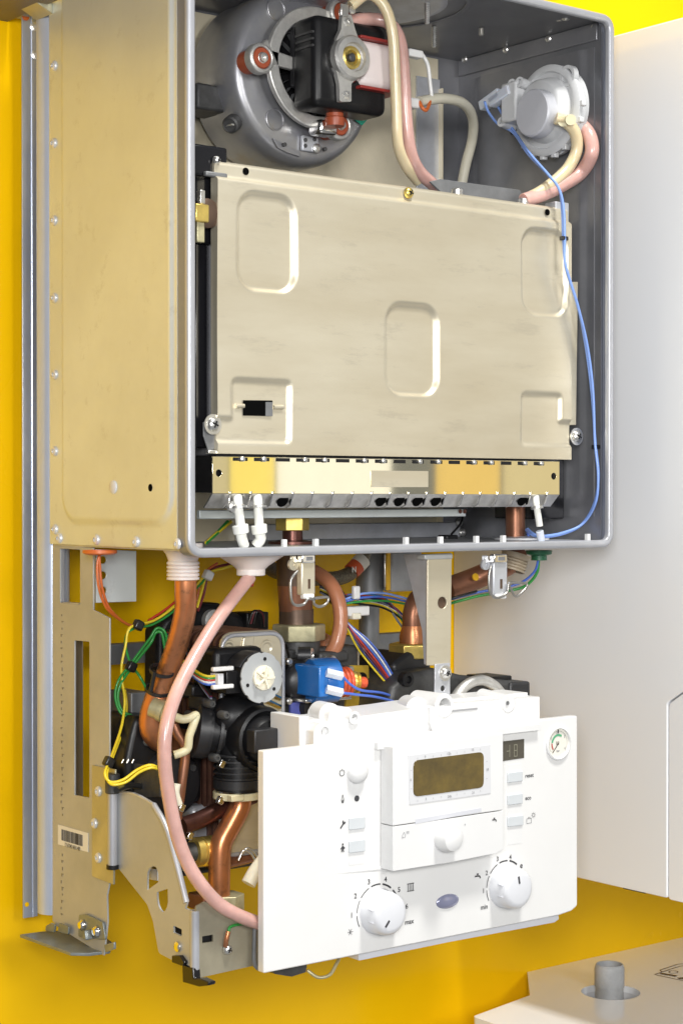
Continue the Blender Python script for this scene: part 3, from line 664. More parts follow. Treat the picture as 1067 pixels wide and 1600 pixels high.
# barcode label
lab = plateX([(90.5, 1289), (137.5, 1302.5), (137.5, 1332), (90.5, 1320)], fx-.0004, .0003).o('barcode_label', 'paper', frame)
y0, y1 = PX(97, 1300, fx).y, PX(130, 1310, fx).y; zt_, zb_ = PX(113, 1300.5, fx).z, PX(113, 1318, fx).z
bars = B(); x = 0.; rnd = random.Random(3)
while x < .985:
    wd = rnd.choice((.010, .010, .018, .030)); bars.box((fx-.0006, y0+(y1-y0)*x, zb_), (fx-.00045, y0+(y1-y0)*min(1, x+wd), zt_)); x += wd+rnd.choice((.010, .014, .022))
bars.o('barcode_bars', 'print_dark', frame)
text('17167040146911489', .0040, 'print_dark', 'label_number', frame, PX(113.5, 1324, fx-.00045), 'x', squash=.66)
# inner bracket with three holes
plateX([(146, 868), (153, 868), (153, 942), (146, 942)], .012, .001).o('bracket_fold', 'rim_steel', frame)
ib = plateY([(150, 858), (213, 861), (213, 940), (150, 942)], .130, .0012, holes=[(161, 875, .0028), (161, 899, .0028), (161, 923, .0028)]).o('mounting_bracket', 'sheet_beige', boiler, bev=.0002)
# foot bracket at the bottom of the frame
zf = PX(120, 1473, fx).z
ft = B(); out = [PZ(u, v, zf) for u, v in ((31, 1461), (110, 1489.5), (140, 1490), (172, 1486), (177, 1474), (160, 1462), (112, 1455), (75, 1455))]
ft.prism(out, (0, 0, -.0022)); ft.o('foot_bracket', 'galv_dark', frame, bev=.0004)
plateX([(123, 1430), (133, 1429), (160, 1442), (165, 1470), (122, 1465)], fx-.0022, .0018, r=.002).o('foot_ear', 'galv_dark', frame, bev=.0003)
plateX([(92, 1443), (107, 1449), (106, 1461), (90, 1457)], fx-.0035, .0016, r=.0012).o('foot_tab', 'galv_dark', frame, bev=.0003)
plateX([(72, 1447), (80, 1443), (86, 1446), (84, 1458), (70, 1455)], fx-.0035, .0016, r=.0012).o('foot_tab', 'galv_dark', frame, bev=.0003)
plateX([(162, 1477), (178, 1473), (178, 1484), (164, 1489)], fx-.010, .002).o('foot_fold', 'galv_dark', frame, bev=.0006)
for u, v in ((129, 1446), (151, 1456)):
    p = PX(u, v, fx-.0024); B().lathe(p, (-1, 0, 0), [(.0042, 0), (.0040, .0012), (.0024, .0028), (0, .003)], 18).o('screw', 'chrome', frame)
B().prism([PX(143, 1452, fx-.003), PX(146, 1468, fx-.003), PX(139, 1466, fx-.003)], (-.006, 0, 0)).o('gusset', 'galv_dark', frame, bev=.0008)
# ---- swing plate carrying the control panel
sxp = .003
sp = plateX([(183, 1240), (212, 1243), (240, 1258), (258, 1290), (272, 1335), (292, 1412), (289, 1420), (300, 1424), (301, 1518), (286, 1510), (248, 1490), (239, 1440), (230, 1414), (181, 1352)], sxp, .0014,
    holes=[[(230, 1392), (230, 1370), (231, 1363), (234, 1357), (238, 1354), (243, 1355), (246, 1360), (247.5, 1367), (247.5, 1379)], [(245, 1395), (262, 1389), (262.5, 1410), (261, 1418), (258, 1424), (254, 1426), (250, 1422), (247, 1415), (245.5, 1406)], [(271, 1447), (284, 1453), (284, 1464), (271, 1458)]], hr=.0006, r=[0, .003, .004, .004, .004, 0, 0, 0, .002, .002, .004, .006, .006, 0]).o('swing_plate', 'sheet_tan', boiler, bev=.0004)
B().tube([PX(u, v, sxp-.0004) for u, v in ((240, 1258), (258, 1290), (272, 1335), (291, 1411))], .0022, 8).o('plate_edge', 'rim_steel', sp, smooth=60)
B().tube([PX(u, v, sxp+.001) for u, v in ((186, 1239), (212, 1242), (240, 1257))], .0012, 8).o('plate_edge', 'galvanised', sp, smooth=60)
plateX([(231, 1358), (246, 1360), (246, 1377), (231, 1374)], sxp+.012, .001).o('inner_tab', 'galvanised', sp)
yf = PX(303, 1470, sxp).y
q0, q1 = PX(300, 1424, sxp), PX(301, 1518, sxp)
B().cyl((sxp+.0028, yf+.003, q0.z), (sxp+.0028, yf+.003, q1.z), .0034, n=20).o('plate_fold', 'rim_steel', sp, bev=.0008)
ff = plateY([(306, 1417), (320, 1410), (350, 1418), (404, 1446), (404, 1508), (306, 1530)], yf, .0014, holes=[[(316, 1464), (333, 1461), (333, 1472), (316, 1475)]], r=[.002, .002, .002, 0, 0, 0]).o('swing_front', 'sheet_olive', sp, bev=.0003)
BX(316, 1461, 333, 1475, yf+.003, .001).o('slot_back', 'black_plastic', sp)
plateX([(270, 1446), (285, 1452), (285, 1465), (270, 1459)], sxp+.004, .001).o('slot_back', 'black_plastic', sp)
p = PX(278, 1480, sxp-.0002); B().lathe(p, (-1, 0, 0), [(.0036, 0), (.0034, .0012), (.0018, .0022), (0, .0022)], 14).o('screw', 'chrome', sp)
pan_screw(354, 1484, yf, sp, .0034, 'zinc', False)
B().tube([P(352, 1480, yf-.002), P(354, 1468, yf-.003), P(357, 1456, yf-.003)], .0016).o('earth_lug', 'copper', sp)
T('earth_wire', [(357, 1457, yf-.003), (360, 1449, yf-.002), (375, 1445, yf), (405, 1442, yf+.004)], .0010, 'wire_green', boiler, 8)
bc_ = plateX([(284, 1506), (301, 1514), (302, 1530), (313, 1530), (326, 1536), (325, 1541), (310, 1543), (285, 1536)], sxp-.001, .006).o('panel_catch', 'black_gloss', sp, bev=.0008)
plateX([(268, 1494), (280, 1494), (288, 1505), (285, 1511), (268, 1505)], sxp-.003, .004).o('catch_clip', 'black_gloss', sp, bev=.0006)
B().tube([P(398, 1452, yf-.004), P(397, 1500, yf-.004), P(401, 1512, yf-.004), P(412, 1517, yf-.004)], .0016).o('edge_bead', 'mid_grey', sp)

# ================================================================ hydraulics
# grommets and hoses under the floor of the chamber
p = P(286, 875, .05)
bw_ = [(.0135, .010), (.0135, .0045), (.0120, .003), (.0100, -.002)]
for i in range(5): bw_ += [(.0112, -.003-i*.0026), (.0112, -.0044-i*.0026), (.0098, -.0048-i*.0026)]
bel = B().lathe((p.x, .05, -.006), (0, 0, 1), bw_+[(0, -.0162)], 32).o('pipe_grommet', 'white_rubber', boiler)
pipe = T('copper_pipe', [(290, 893, .05), (290, 925, .051), (289, 958, .054), (276, 1010, .062), (258, 1060, .072), (243, 1105, .078), (239, 1125, .08)], .0076, 'copper', boiler, 20, k=10)
B().tube([P(249, 1088, .0765), P(240, 1118, .079), (P(241, 1142, .081)), P(256, 1156, .086), P(285, 1156, .095)], .0098, 20).o('pipe_elbow', 'copper', pipe, smooth=60)
pt = B(); a, b = P(253, 1048, .0685), P(247, 1078, .075)
for q in (a, b): pt.lathe(q, (a-b), [(.0079, -.0012), (.0089, -.0012), (.0089, .0012), (.0079, .0012)], 28, close=True)
for s_ in (-1, 1): pt.tube([a+Vector((s_*.0082, -.0035, 0)), b+Vector((s_*.0082, -.0035, 0))], .0016)
pt.o('spring_clip', 'dark_plastic', pipe)
fn = P(392, 880, .035)
B().lathe((fn.x, .035, -.0005), (0, 0, -1), [(.0285, 0), (.0270, .002), (.0125, .0115), (.0100, .014), (.0100, .0180), (.0085, .0185), (0, .0185)], 36).o('hose_funnel', 'white_rubber', boiler)
for k in (0, 1): B().tube([P(387+k*8, 897, .034), P(385+k*6, 915, .032)], .0022).o('tube', 'wire_red', boiler)
hose = T('condensate_hose', [(390, 902, .032), (372, 925, .026), (340, 968, .016), (305, 1025, .006), (276, 1082, -.002), (260, 1135, -.006), (257, 1185, -.007), (264, 1245, -.006), (278, 1310, -.006), (300, 1362, -.007), (335, 1407, -.008), (370, 1430, -.008), (412, 1446, -.006)], .0046, 'hose_pink', boiler, 18)
# red grommet with two wires on the left
B().lathe(P(156, 862, .105), (0, 0, -1), [(.012, -.001), (.012, .001), (.0095, .0022), (0, .0022)], 24).o('wire_grommet', 'wire_orange', boiler)
for k in range(2): T('wire', [(157-2*k, 862, .105), (152+k*4, 885, .105), (155+k*5, 920, .105), (168+k*4, 952, .11), (196, 974, .12), (215, 979, .12)], .0010, 'wire_orange', boiler, 8)
# left harness
T('wire', [(322, 897, .12), (300, 922, .12), (270, 950, .115), (240, 970, .11), (215, 976, .11), (201, 984, .11), (196, 1010, .11), (190, 1040, .11), (191, 1065, .11), (195, 1095, .105), (190, 1135, .10), (175, 1180, .09), (164, 1208, .08), (172, 1222, .075), (192, 1219, .07), (215, 1203, .065), (235, 1196, .06), (252, 1202, .06)], .0010, 'wire_yellow', boiler, 8)
T('wire', [(195, 1078, .112), (198, 1105, .11), (193, 1138, .105), (177, 1182, .092), (167, 1210, .082), (174, 1226, .073), (196, 1223, .068), (218, 1207, .063), (238, 1200, .058), (254, 1206, .06)], .0010, 'wire_yellow', boiler, 8)
T('wire', [(326, 900, .124), (300, 926, .122), (270, 956, .118), (238, 976, .114), (213, 981, .113), (199, 990, .112), (196, 1010, .112), (204, 1036, .112), (220, 1060, .11), (236, 1090, .10)], .0010, 'wire_green', boiler, 8)
T('wire', [(262, 1012, .10), (258, 988, .105), (245, 982, .108), (234, 998, .11), (216, 1022, .11), (203, 1040, .11), (186, 1062, .108), (180, 1088, .108), (188, 1113, .106), (206, 1122, .10), (228, 1119, .09)], .0010, 'wire_green', boiler, 8)
T('wire', [(258, 1014, .104), (253, 990, .108), (243, 989, .11), (236, 1004, .112), (219, 1026, .112), (206, 1043, .112), (190, 1066, .11), (184, 1090, .11), (191, 1111, .108), (208, 1120, .102)], .0012, 'wire_green', boiler, 8)
T('wire', [(330, 895, .126), (300, 918, .126), (262, 950, .122), (232, 970, .118)], .0010, 'wire_red', boiler, 8)
T('wire', [(340, 880, .124), (322, 893, .126), (312, 915, .126), (308, 940, .126)], .0010, 'wire_orange', boiler, 8)
T('wire', [(385, 878, .12), (350, 888, .122), (325, 897, .124), (315, 925, .122), (308, 950, .12)], .0010, 'wire_yellow', boiler, 8)
T('wire', [(390, 876, .125), (355, 882, .126), (328, 893, .126), (318, 930, .125), (309, 955, .122)], .0010, 'wire_maroon', boiler, 8)
for u, v, y in ((216, 977, .109), (205, 1042, .108), (170, 1191, .086), (325, 899, .118)):
    c = P(u, v, y); B().box(c-Vector((.0035, .003, .0035)), c+Vector((.0035, .003, .0035)), Matrix.Rotation(.5, 3, 'Y')).o('cable_tie', 'wire_black' if u != 325 else 'white_plastic', boiler, bev=.0012)
# rear rail
BX(150, 1004, 300, 1036, .215, .01).o('rear_rail', 'mid_grey', boiler, bev=.001)
BX(480, 992, 662, 1110, .20, .01).o('rear_plate', 'mid_grey', boiler, bev=.001)
# black back housing with lug screw
hb = plateY([(247, 1120), (248, 985), (262, 962), (295, 952), (320, 942), (345, 942), (365, 955), (380, 962), (395, 985), (395, 1120)], .155, .022, r=.012).o('hydraulic_block', 'black_plastic', boiler, bev=.004, seg=3)
B().lathe(P(334, 970, .151), (0, -1, 0), [(.0085, -.004), (.0085, .001), (.0065, .0018), (0, .0018)], 24).o('lug', 'sheet_tan', hb); pan_screw(334, 969, .149, hb, .0036, 'brass_dull', False)
BX(386, 957, 420, 985, .15, .02).o('relay', 'black_plastic', hb, bev=.001)
for k in range(3): T('wire', [(388+k*4, 975, .148), (396+k*3, 955, .146), (408+k*2, 960, .146), (412, 980, .148)], .0008, ('wire_black', 'wire_maroon', 'wire_black')[k], boiler, 6)
# plate heat exchanger: brazed stack and pressed front plate
hx0 = .066
o2 = [XZ(u, v, hx0) for u, v in ((344, 990), (443, 982), (443, 1330), (344, 1352))]
zt2, zb2 = (o2[0][1]+o2[1][1])/2, o2[2][1]; xa, xb = o2[0][0], o2[1][0]
rect = rpoly([(xa, zt2), (xb, zt2), (xb, zb2), (xa, zb2)], .012, 6)
fp = B().prism([(p[0], hx0, p[1]) for p in rect], (0, .003, 0)).o('plate_heat_exchanger', 'sheet_cover', boiler, bev=.0015, seg=3)
pl = None; cxm, czm = (xa+xb)/2, (zt2+zb2)/2
for i in range(20):
    y = hx0+.004+i*.0033; sc2 = 1.0 if i % 2 else .965
    if i < 2:
        rr2 = rpoly([(cxm+(a-cxm)*sc2, czm+(b-czm)*(1 if i % 2 else .985)) for a, b in ((xa, zt2), (xb, zt2), (xb, zb2), (xa, zb2))], .012, 5)
        o_ = B().prism([(p[0], y, p[1]) for p in rr2], (0, .0020 if i % 2 else .0014, 0)).o('brazed_plate', 'brazed' if i % 2 else 'copper_dark', fp)
        pl = (pl or [])+[o_]
    else: s_ = pl[i % 2]; dup(s_, (WPOS[s_.name].x, y+.0009, WPOS[s_.name].z), fp)
rim2 = B().tube([Vector((p[0]*.97+cxm*.03, hx0-.0003, p[1]*.97+czm*.03)) for p in rect+rect[:1]], .0016, 8, smooth=False, caps=False).o('pressed_edge', 'rim_steel', fp, smooth=60)
for u, v in ((357, 1013), (416, 1013)): B().lathe(P(u, v, hx0), (0, -1, 0), [(.0068, -.001), (.0055, .0012), (.0042, .0012), (.003, .0002), (0, .0002)], 24).o('pressed_dimple', 'sheet_cover', fp)
plateY([(378, 1015), (381, 996), (398, 993), (396, 1014)], hx0-.0016, .002, r=.0015).o('pressed_tongue', 'sheet_cover', fp, bev=.0008)
for i in range(7):
    v = 1078+i*13; B().tube([P(395, v-6, hx0-.0002), P(437, v+14, hx0-.0002)], .0022, 8).o('pressed_rib', 'polished', fp)
# stepper motor on the diverter valve: grey toothed disc, cream hub, white connector
sy_ = .034; sc3 = P(408, 1059, sy_)
mot = B().lathe(sc3, (0, -1, 0), [(0, -.032), (.0165, -.032), (.0165, -.001), (0, -.001)], 36).o('diverter_motor', 'black_plastic', boiler, bev=.0008)
teeth = []
for i in range(56):
    a = 2*pi*i/56; r_ = .0178 if (i % 7) else .0169; teeth.append((sc3.x+r_*cos(a), sy_-.0012, sc3.z+r_*sin(a)))
B().prism(teeth, (0, .0016, 0)).o('toothed_disc', 'disc_grey', mot, bev=.0002)
for k in range(3):
    a = radians(90+k*120-10); c = sc3+Vector((cos(a)*.0132, -.0013, sin(a)*.0132)); B().lathe(c, (0, -1, 0), [(.0013, -.0004), (.0013, .0003), (0, .0003)], 10).o('disc_hole', 'black_plastic', mot)
B().lathe(sc3+Vector((.0004, -.0012, 0)), (0, -1, 0), [(.0088, 0), (.0088, .0022), (.0078, .0028), (.0045, .0028), (.003, .0012), (0, .0012)], 14).o('hub', 'cream', mot)
hb2 = B()
for k in range(5):
    a = 2*pi*k/5; c = sc3+Vector((cos(a)*.004, -.0046, sin(a)*.004)); hb2.box(c-Vector((.004, .0012, .0009)), c+Vector((.004, .0012, .0009)), Matrix.Rotation(-a, 3, 'Y'))
hb2.o('hub_ribs', 'cream', mot, bev=.0003)
for k in range(6):
    a = radians(60+k*17); c = sc3+Vector((cos(a)*.0165, .012, sin(a)*.0165)); B().box(c-Vector((.0028, .009, .0014)), c+Vector((.0028, .007, .0014)), Matrix.Rotation(-a+pi/2, 3, 'Y')).o('cooling_rib', 'dark_plastic', mot, bev=.0004)
BX(336, 1012, 412, 1075, sy_+.020, .03).o('motor_housing', 'black_plastic', mot, bev=.004)
BX(354, 1048, 388, 1084, sy_+.006, .02).o('connector_socket', 'black_plastic', mot, bev=.0008)
cn = BX(341, 1053, 350, 1070, sy_+.006, .010).o('connector', 'bezel_grey', mot, bev=.0006)
for v in (1046, 1074): BX(334, v-4, 366, v+3, sy_+.004, .004).o('connector_latch', 'white_plastic', mot, bev=.0008)
for k, m_ in enumerate(('yellow', 'green', 'red', 'white', 'blue')):
    T('wire', [(344, 1055+k*3, sy_+.010), (325, 1057+k*3.2, sy_+.012), (308, 1050+k*3, .055), (285, 1032+k*2, .075), (268, 1012+k*2, .09)], .0010, 'wire_'+m_, boiler, 6)
# diverter valve: black cast plastic with round cap
vy = .036
vc = P(414, 1156, vy)
dv = B().lathe(vc, (0, -1, 0), [(.0215, -.050), (.0232, -.030), (.0232, -.004), (.0222, 0), (.0200, .001), (.0190, -.003), (.0170, -.004), (.0165, .002), (.0135, .0055), (0, .007)], 48).o('diverter_valve', 'black_plastic', boiler)
BX(398, 1140, 436, 1176, vy-.016, .010).o('cap_grip', 'dark_plastic', dv, bev=.001)
B().cyl(P(300, 1140, .075), P(392, 1152, .058), .0155, .0195, 32).o('valve_neck', 'black_plastic', dv)
B().lathe(P(312, 1142, .068), (P(300, 1140, .075)-P(392, 1152, .058)), [(.0195, -.004), (.0195, .003), (.017, .004), (.0, .004)], 28).o('neck_collar', 'dark_plastic', dv)
B().cyl(P(375, 1165, .056), P(371, 1236, .056), .0165, .0158, 32).o('valve_outlet', 'black_plastic', dv)
B().lathe(P(371, 1230, .056), (0, 0, 1), [(.0172, 0), (.0172, .006), (.0160, .0064)], 32).o('outlet_collar', 'dark_plastic', dv)
B().sphere(P(372, 1120, .06), .019, (1.2, .9, .9), 20).o('valve_shoulder', 'black_plastic', dv)
oc = B().lathe(P(372, 1247, .056), (0, 0, 1), [(.0150, 0), (.0178, .0), (.0178, .005), (.0150, .005)], 28, close=True); oc.box(P(362, 1254, .037), P(374, 1240, .043)); oc.o('retaining_clip', 'ivory', dv, bev=.0005)
T('copper_pipe', [(376, 1240, .056), (374, 1262, .056), (360, 1290, .057), (346, 1318, .058), (343, 1350, .058), (342, 1412, .058)], .0078, 'copper', boiler, 20)
B().lathe(P(352, 1424, .058), (0, 0, 1), [(0, 0), (.0135, 0), (.0135, .012), (0, .012)], 6).o('union_nut', 'brass_dull', boiler, bev=.0006)
B().box(*boxpx(318, 1400, 345, 1425, .062, .02)).o('pipe_bracket', 'copper_brown', boiler, bev=.001)
T('copper_pipe', [(284, 1292, .062), (318, 1279, .064), (352, 1261, .066), (378, 1251, .07), (420, 1247, .075)], .0062, 'copper_dark', boiler, 16)
T('capillary_pipe', [(270, 1128, .06), (277, 1147, .058), (288, 1165, .056), (289, 1185, .056), (284, 1225, .056), (279, 1262, .058), (277, 1280, .06)], .0034, 'copper_brown', boiler, 14)
B().lathe(P(258, 1113, .062), (.5, -.75, -.3), [(.0070, -.010), (.0070, -.004), (.0078, -.004), (.0078, -.0005), (.0066, 0), (.0078, .0005), (.0078, .004), (.0062, .005), (0, .005)], 24).o('brass_fitting', 'brass_dull', boiler)
cl = B().tube([P(272, 1120, .054), P(285, 1124, .05), (P(297, 1122, .048)), P(306, 1118, .048), P(303, 1130, .048), P(296, 1150, .05), P(293, 1170, .052), P(282, 1177, .054), P(272, 1180, .056)], .0030, 10); cl.o('plastic_clip', 'ivory', boiler, smooth=60)
T('plastic_tab', [(276, 1225, .05), (274, 1240, .05), (279, 1258, .05)], .003, 'cream', boiler, 8)
# pump body on the left, black, with lettered edge
pb = plateY([(200, 1246), (196, 1190), (204, 1150), (212, 1120), (250, 1120), (300, 1128), (318, 1170), (316, 1256)], .088, .05, r=.006).o('pump_head', 'black_plastic', boiler, bev=.004, seg=3)
B().lathe(P(268, 1226, .086), (0, -1, 0), [(.026, -.04), (.026, -.004), (.023, .001), (.016, .003), (0, .003)], 48).o('pump_motor', 'dark_plastic', pb)
BX(205, 1082, 232, 1130, .12, .03).o('pump_terminal', 'mid_grey', pb, bev=.001)
plateX([(182, 1190), (250, 1198), (250, 1246), (182, 1246)], .012, .002).o('pump_bracket', 'dark_cast', pb, bev=.0008)
for k in range(3): B().tube([P(190+k*8, 1193, .083), P(193+k*8, 1187, .083)], .0006, 6).o('spring_coil', 'zinc', pb)
T('brown_pipe', [(285, 1345, .075), (318, 1345, .07), (350, 1349, .066), (400, 1338, .07)], .0042, 'copper_brown', boiler, 12)
bf = B().lathe(P(307, 1332, .07), (1, -.1, 0), [(0, -.002), (.0105, -.002), (.0105, .003), (.0092, .0035), (.0105, .0045), (.0105, .0095), (.0092, .010), (.0105, .011), (.0105, .016), (.0080, .017), (0, .017)], 24).o('brass_fitting', 'brass', boiler)
B().cyl(P(282, 1332, .072), P(312, 1332, .07), .0068).o('fitting_stub', 'dark_cast', bf)
BX(300, 1255, 410, 1322, .085, .04).o('lower_plate', 'galvanised', boiler, bev=.004)
BX(280, 1300, 420, 1362, .088, .05).o('lower_block', 'black_plastic', boiler, bev=.003)
B().tube([P(358, 1319, .080), P(410, 1310, .080)], .0026).o('plate_bead', 'rim_steel', boiler)
T('wire_spring', [(372, 1345, .05), (380, 1330, .05), (392, 1334, .05), (402, 1352, .05)], .0009, 'zinc', boiler, 6); T('wire_spring', [(375, 1336, .052), (388, 1326, .052), (403, 1340, .052)], .0009, 'zinc', boiler, 6)
T('drain_tube', [(412, 1345, .03), (398, 1364, .03), (388, 1382, .03)], .0052, 'cream', boiler, 12)
BX(268, 1345, 330, 1360, .08, .05).o('lower_tray', 'dark_cast', boiler, bev=.002)

# ---- gas line
gy = .095
B().cyl(P(462, 852, gy), P(462, 915, gy), .0150, .0140, 28).o('gas_pipe', 'steel_brown', boiler)
B().cyl(P(462, 912, gy), P(462, 955, gy), .0138, .0125, 28).o('gas_pipe', 'copper_brown', boiler)
B().cyl(P(463, 952, gy), P(463, 985, gy), .0130, n=28).o('gas_tailpiece', 'steel_brown', boiler)
B().lathe(P(467, 1001, gy-.002), (0, 0, 1), [(0, 0), (.0195, 0), (.0200, .001), (.0200, .0115), (.019, .0125), (0, .0125)], 6).o('union_nut', 'brass_dull', boiler, bev=.0006)
B().lathe(P(466, 1012, gy), (0, 0, 1), [(0, -.004), (.0165, -.004), (.0165, .006), (0, .006)], 28).o('nut_collar', 'dark_cast', boiler)
gv = BX(446, 1012, 560, 1110, gy-.012, .045).o('gas_valve', 'dark_cast', boiler, bev=.002)
BX(452, 1030, 485, 1098, gy-.024, .02).o('valve_cover', 'black_plastic', gv, bev=.003)
B().cyl(P(466, 1024, gy-.016), P(486, 1024, gy-.022), .0062).o('test_point', 'dark_plastic', gv)
B().lathe(P(486, 1024, gy-.0225), (.6, -.8, 0), [(.0054, 0), (.0054, .001), (.0030, .0014), (.0026, .0002), (0, .0002)], 20).o('test_screw', 'zinc', gv)
B().lathe(P(466, 1065, gy-.026), (-.3, -1, 0), [(.013, 0), (.012, .004), (.008, .007), (0, .008)], 24).o('rubber_cap', 'dark_plastic', gv)
pts_ = [(545, 1040), (576, 1040), (577, 1078), (586, 1108), (540, 1108)]
plateY(pts_, gy-.014, .002, holes=[(563, 1061, .0030)], r=.001).o('mounting_plate', 'brass_plate', gv, bev=.0003, label='yellow passivated plate behind the red solenoid coil')
B().lathe(P(563, 1061, gy-.013), (0, -1, 0), [(.0052, 0), (.0052, .002), (.0028, .0022), (.0024, .001), (0, .001)], 20).o('socket_screw', 'black_plastic', gv)
pan_screw(569, 1086, gy-.015, gv, .0034, 'brass_dull', False)
# blue solenoid: round body, terminal block, red coil and brass tube behind
so_c = P(492, 1064, gy-.040)
sol = B().lathe(so_c, (.86, -.2, 0), [(0, -.004), (.0155, -.004), (.0165, -.002), (.0165, .016), (0, .016)], 36).o('solenoid', 'solenoid_blue', boiler, bev=.0006)
BX(499, 1041, 514, 1090, gy-.058, .030).o('terminal_block', 'solenoid_blue', sol, bev=.0012)
rcx = P(534, 1066, gy-.046)
for i in range(3): B().lathe(rcx+Vector((i*.0036-.003, 0, 0)), (1, -.1, 0), [(.0075, -.0014), (.0106, -.0014), (.0112, 0), (.0106, .0014), (.0075, .0014)], 28).o('coil_ring', 'solenoid_red', sol)
B().lathe(rcx+Vector((.0085, -.003, 0)), (1, -.3, -.1), [(0, -.01), (.0072, -.01), (.0078, .000), (.0064, .0008), (.0078, .0016), (.0064, .0024), (.0074, .0032), (.0058, .0045), (0, .0045)], 24).o('spring', 'brass', sol)
B().lathe(rcx+Vector((.0155, -.005, -.001)), (1, -.3, -.1), [(0, -.004), (.0044, -.004), (.0044, .002), (.0034, .0032), (0, .0032)], 8).o('adjusting_cap', 'solenoid_red', sol, bev=.0006)
for v in (1051, 1077):
    a = P(510, v, gy-.060); b = P(535, v+6, gy-.064); d = (b-a)
    B().tube([a, b], .0032, 4).o('spade_terminal', 'terminal_clear', sol)
plateY([(478, 1046), (487, 1048), (489, 1056), (480, 1080), (476, 1074), (482, 1058)], gy-.038, .003).o('yoke', 'brass_dull', sol, bev=.0004)
BX(478, 1090, 550, 1096, gy-.040, .03).o('yoke_base', 'zinc', sol, bev=.0006)
BX(455, 1098, 470, 1122, gy-.026, .003).o('blue_sticker', 'blue_label', gv, bev=.0004)
B().lathe(P(486, 1105, gy-.028), (.3, -1, 0), [(.0085, -.012), (.0085, 0), (.006, .001), (.005, -.002), (0, -.002)], 22).o('outlet_screw', 'dark_plastic', gv)
T('wire', [(534, 1056, gy-.064), (548, 1070, gy-.064), (565, 1079, gy-.062), (600, 1084, gy-.05), (634, 1098, gy-.04)], .0010, 'wire_blue', boiler, 8)
T('wire', [(535, 1083, gy-.064), (560, 1086, gy-.062), (590, 1090, gy-.056), (632, 1101, gy-.045)], .0010, 'wire_blue', boiler, 8)
T('hose', [(508, 1028, gy-.004), (516, 1022, gy-.012), (526, 1005, gy-.016), (532, 975, gy-.016), (530, 945, gy-.014), (520, 918, gy-.008), (505, 902, gy+.002), (490, 893, gy+.01)], .0056, 'hose_orange', boiler, 14)
T('hose', [(500, 1010, gy+.002), (512, 1003, gy+.010), (500, 996, gy+.02), (490, 994, gy+.02)], .0048, 'hose_orange', boiler, 12)
# braided hose with its paper flag
bh = [(412, 880, .12), (430, 892, .125), (460, 900, .13), (500, 904, .13), (530, 903, .13), (552, 892, .13), (566, 872, .13), (570, 858, .13)]
br_ = B().tube([P(*q) for q in bh], .0058, 14)
bo = br_.o('braided_hose', 'braid', boiler, smooth=60)
fd = (P(563, 878, .1225)-P(545, 897, .1225)).normalized(); B().tube([P(549, 893, .1295), P(558, 884, .1295)], .0068, 14, smooth=False).o('hose_label', 'label_red', bo)
B().tube([P(558, 884, .1297), P(567, 874, .1297)], .0069, 14, smooth=False).o('hose_label', 'paper', bo)
strokes([[(-1.6, -2), (-1.6, 2), (1.6, -2), (1.6, 2)]], .0008, P(553, 890, .1222), 'paper', 'label_letter', bo)
B().cyl(P(580, 850, .17), P(577, 930, .17), .0115, n=24).o('grey_pipe', 'mid_grey', boiler); B().cyl(P(577, 928, .17), P(576, 1010, .17), .0085, n=24).o('grey_pipe', 'mid_grey', boiler)
gb = BX(612, 862, 660, 924, .150, .012).o('terminal_box', 'stub_grey', boiler, bev=.002)
BX(604, 862, 611, 923, .148, .002).o('box_edge', 'yellow_plate', gb, bev=.001); BX(601, 866, 604, 918, .149, .002).o('box_bead', 'zinc', gb, bev=.001)
# harness in the middle
cols = ['navy', 'blue', 'white', 'red', 'yellow', 'black', 'maroon', 'navy', 'grey', 'green']
for k, c in enumerate(cols[:7]):
    o_ = k*2.6
    T('wire', [(520+o_*.3, 945+o_*.6, .10), (545-o_*.3, 975+o_*.2, .09), (575-o_, 1000+o_*.9, .08), (598-o_, 1028+o_, .07), (616-o_*.8, 1060+o_*.5, .06), (628-o_*.3, 1090, .052)], .0008, 'wire_'+('blue', 'white', 'blue', 'red', 'maroon', 'navy', 'yellow')[k], boiler, 6)
for k in range(11):
    j = random.uniform(-6, 6); i_ = random.uniform(-5, 5)
    T('wire', [(500, 920+j, .11), (530, 934+j, .105), (565, 936+j*1.2+i_, .10), (600, 942+j+i_*1.3, .10), (625+i_, 965+j, .10), (640+i_*.6, 990+j, .10), (648+i_*.4, 1015, .10)], .0009, 'wire_'+cols[k % 10], boiler, 6)
for k in range(3): T('wire', [(535, 938+k*3, .09), (565, 928+k*6, .085), (600, 927+k*6, .085), (640, 937+k*4, .09), (660, 942+k*3, .09)], .0009, 'wire_'+('skyblue', 'blue', 'green')[k], boiler, 6)
cnr = BX(535, 948, 578, 963, .082, .010).o('plug_connector', 'white_plastic', boiler, bev=.001); BX(552, 958, 565, 968, .080, .008).o('connector_tab', 'cream', cnr, bev=.001)
c = P(556, 926, .084); B().box(c-Vector((.003, .002, .005)), c+Vector((.003, .002, .005))).o('cable_tie', 'white_plastic', boiler, bev=.001)
c = P(526, 933, .095); B().lathe(c, (1, 0, .3), [(.006, -.004), (.006, .004), (0, .004)], 14).o('cable_tie', 'wire_black', boiler)
# copper elbow and brass nut
B().tube([P(665, 928, .075), P(652, 940, .075), P(645, 962, .075), P(645, 1002, .075)], .0082, 18).o('copper_elbow', 'copper_brown', boiler, smooth=60)
B().lathe(P(645, 1002, .075), (0, 0, 1), [(0, -.002), (.0105, -.002), (.0105, .004), (.0085, .012), (0, .012)], 28).o('elbow_flare', 'copper', boiler)
B().lathe(P(643, 1028, .075), (0, 0, 1), [(0, 0), (.0175, 0), (.018, .001), (.018, .0105), (.017, .0115), (0, .0115)], 6).o('union_nut', 'brass', boiler, bev=.0006)
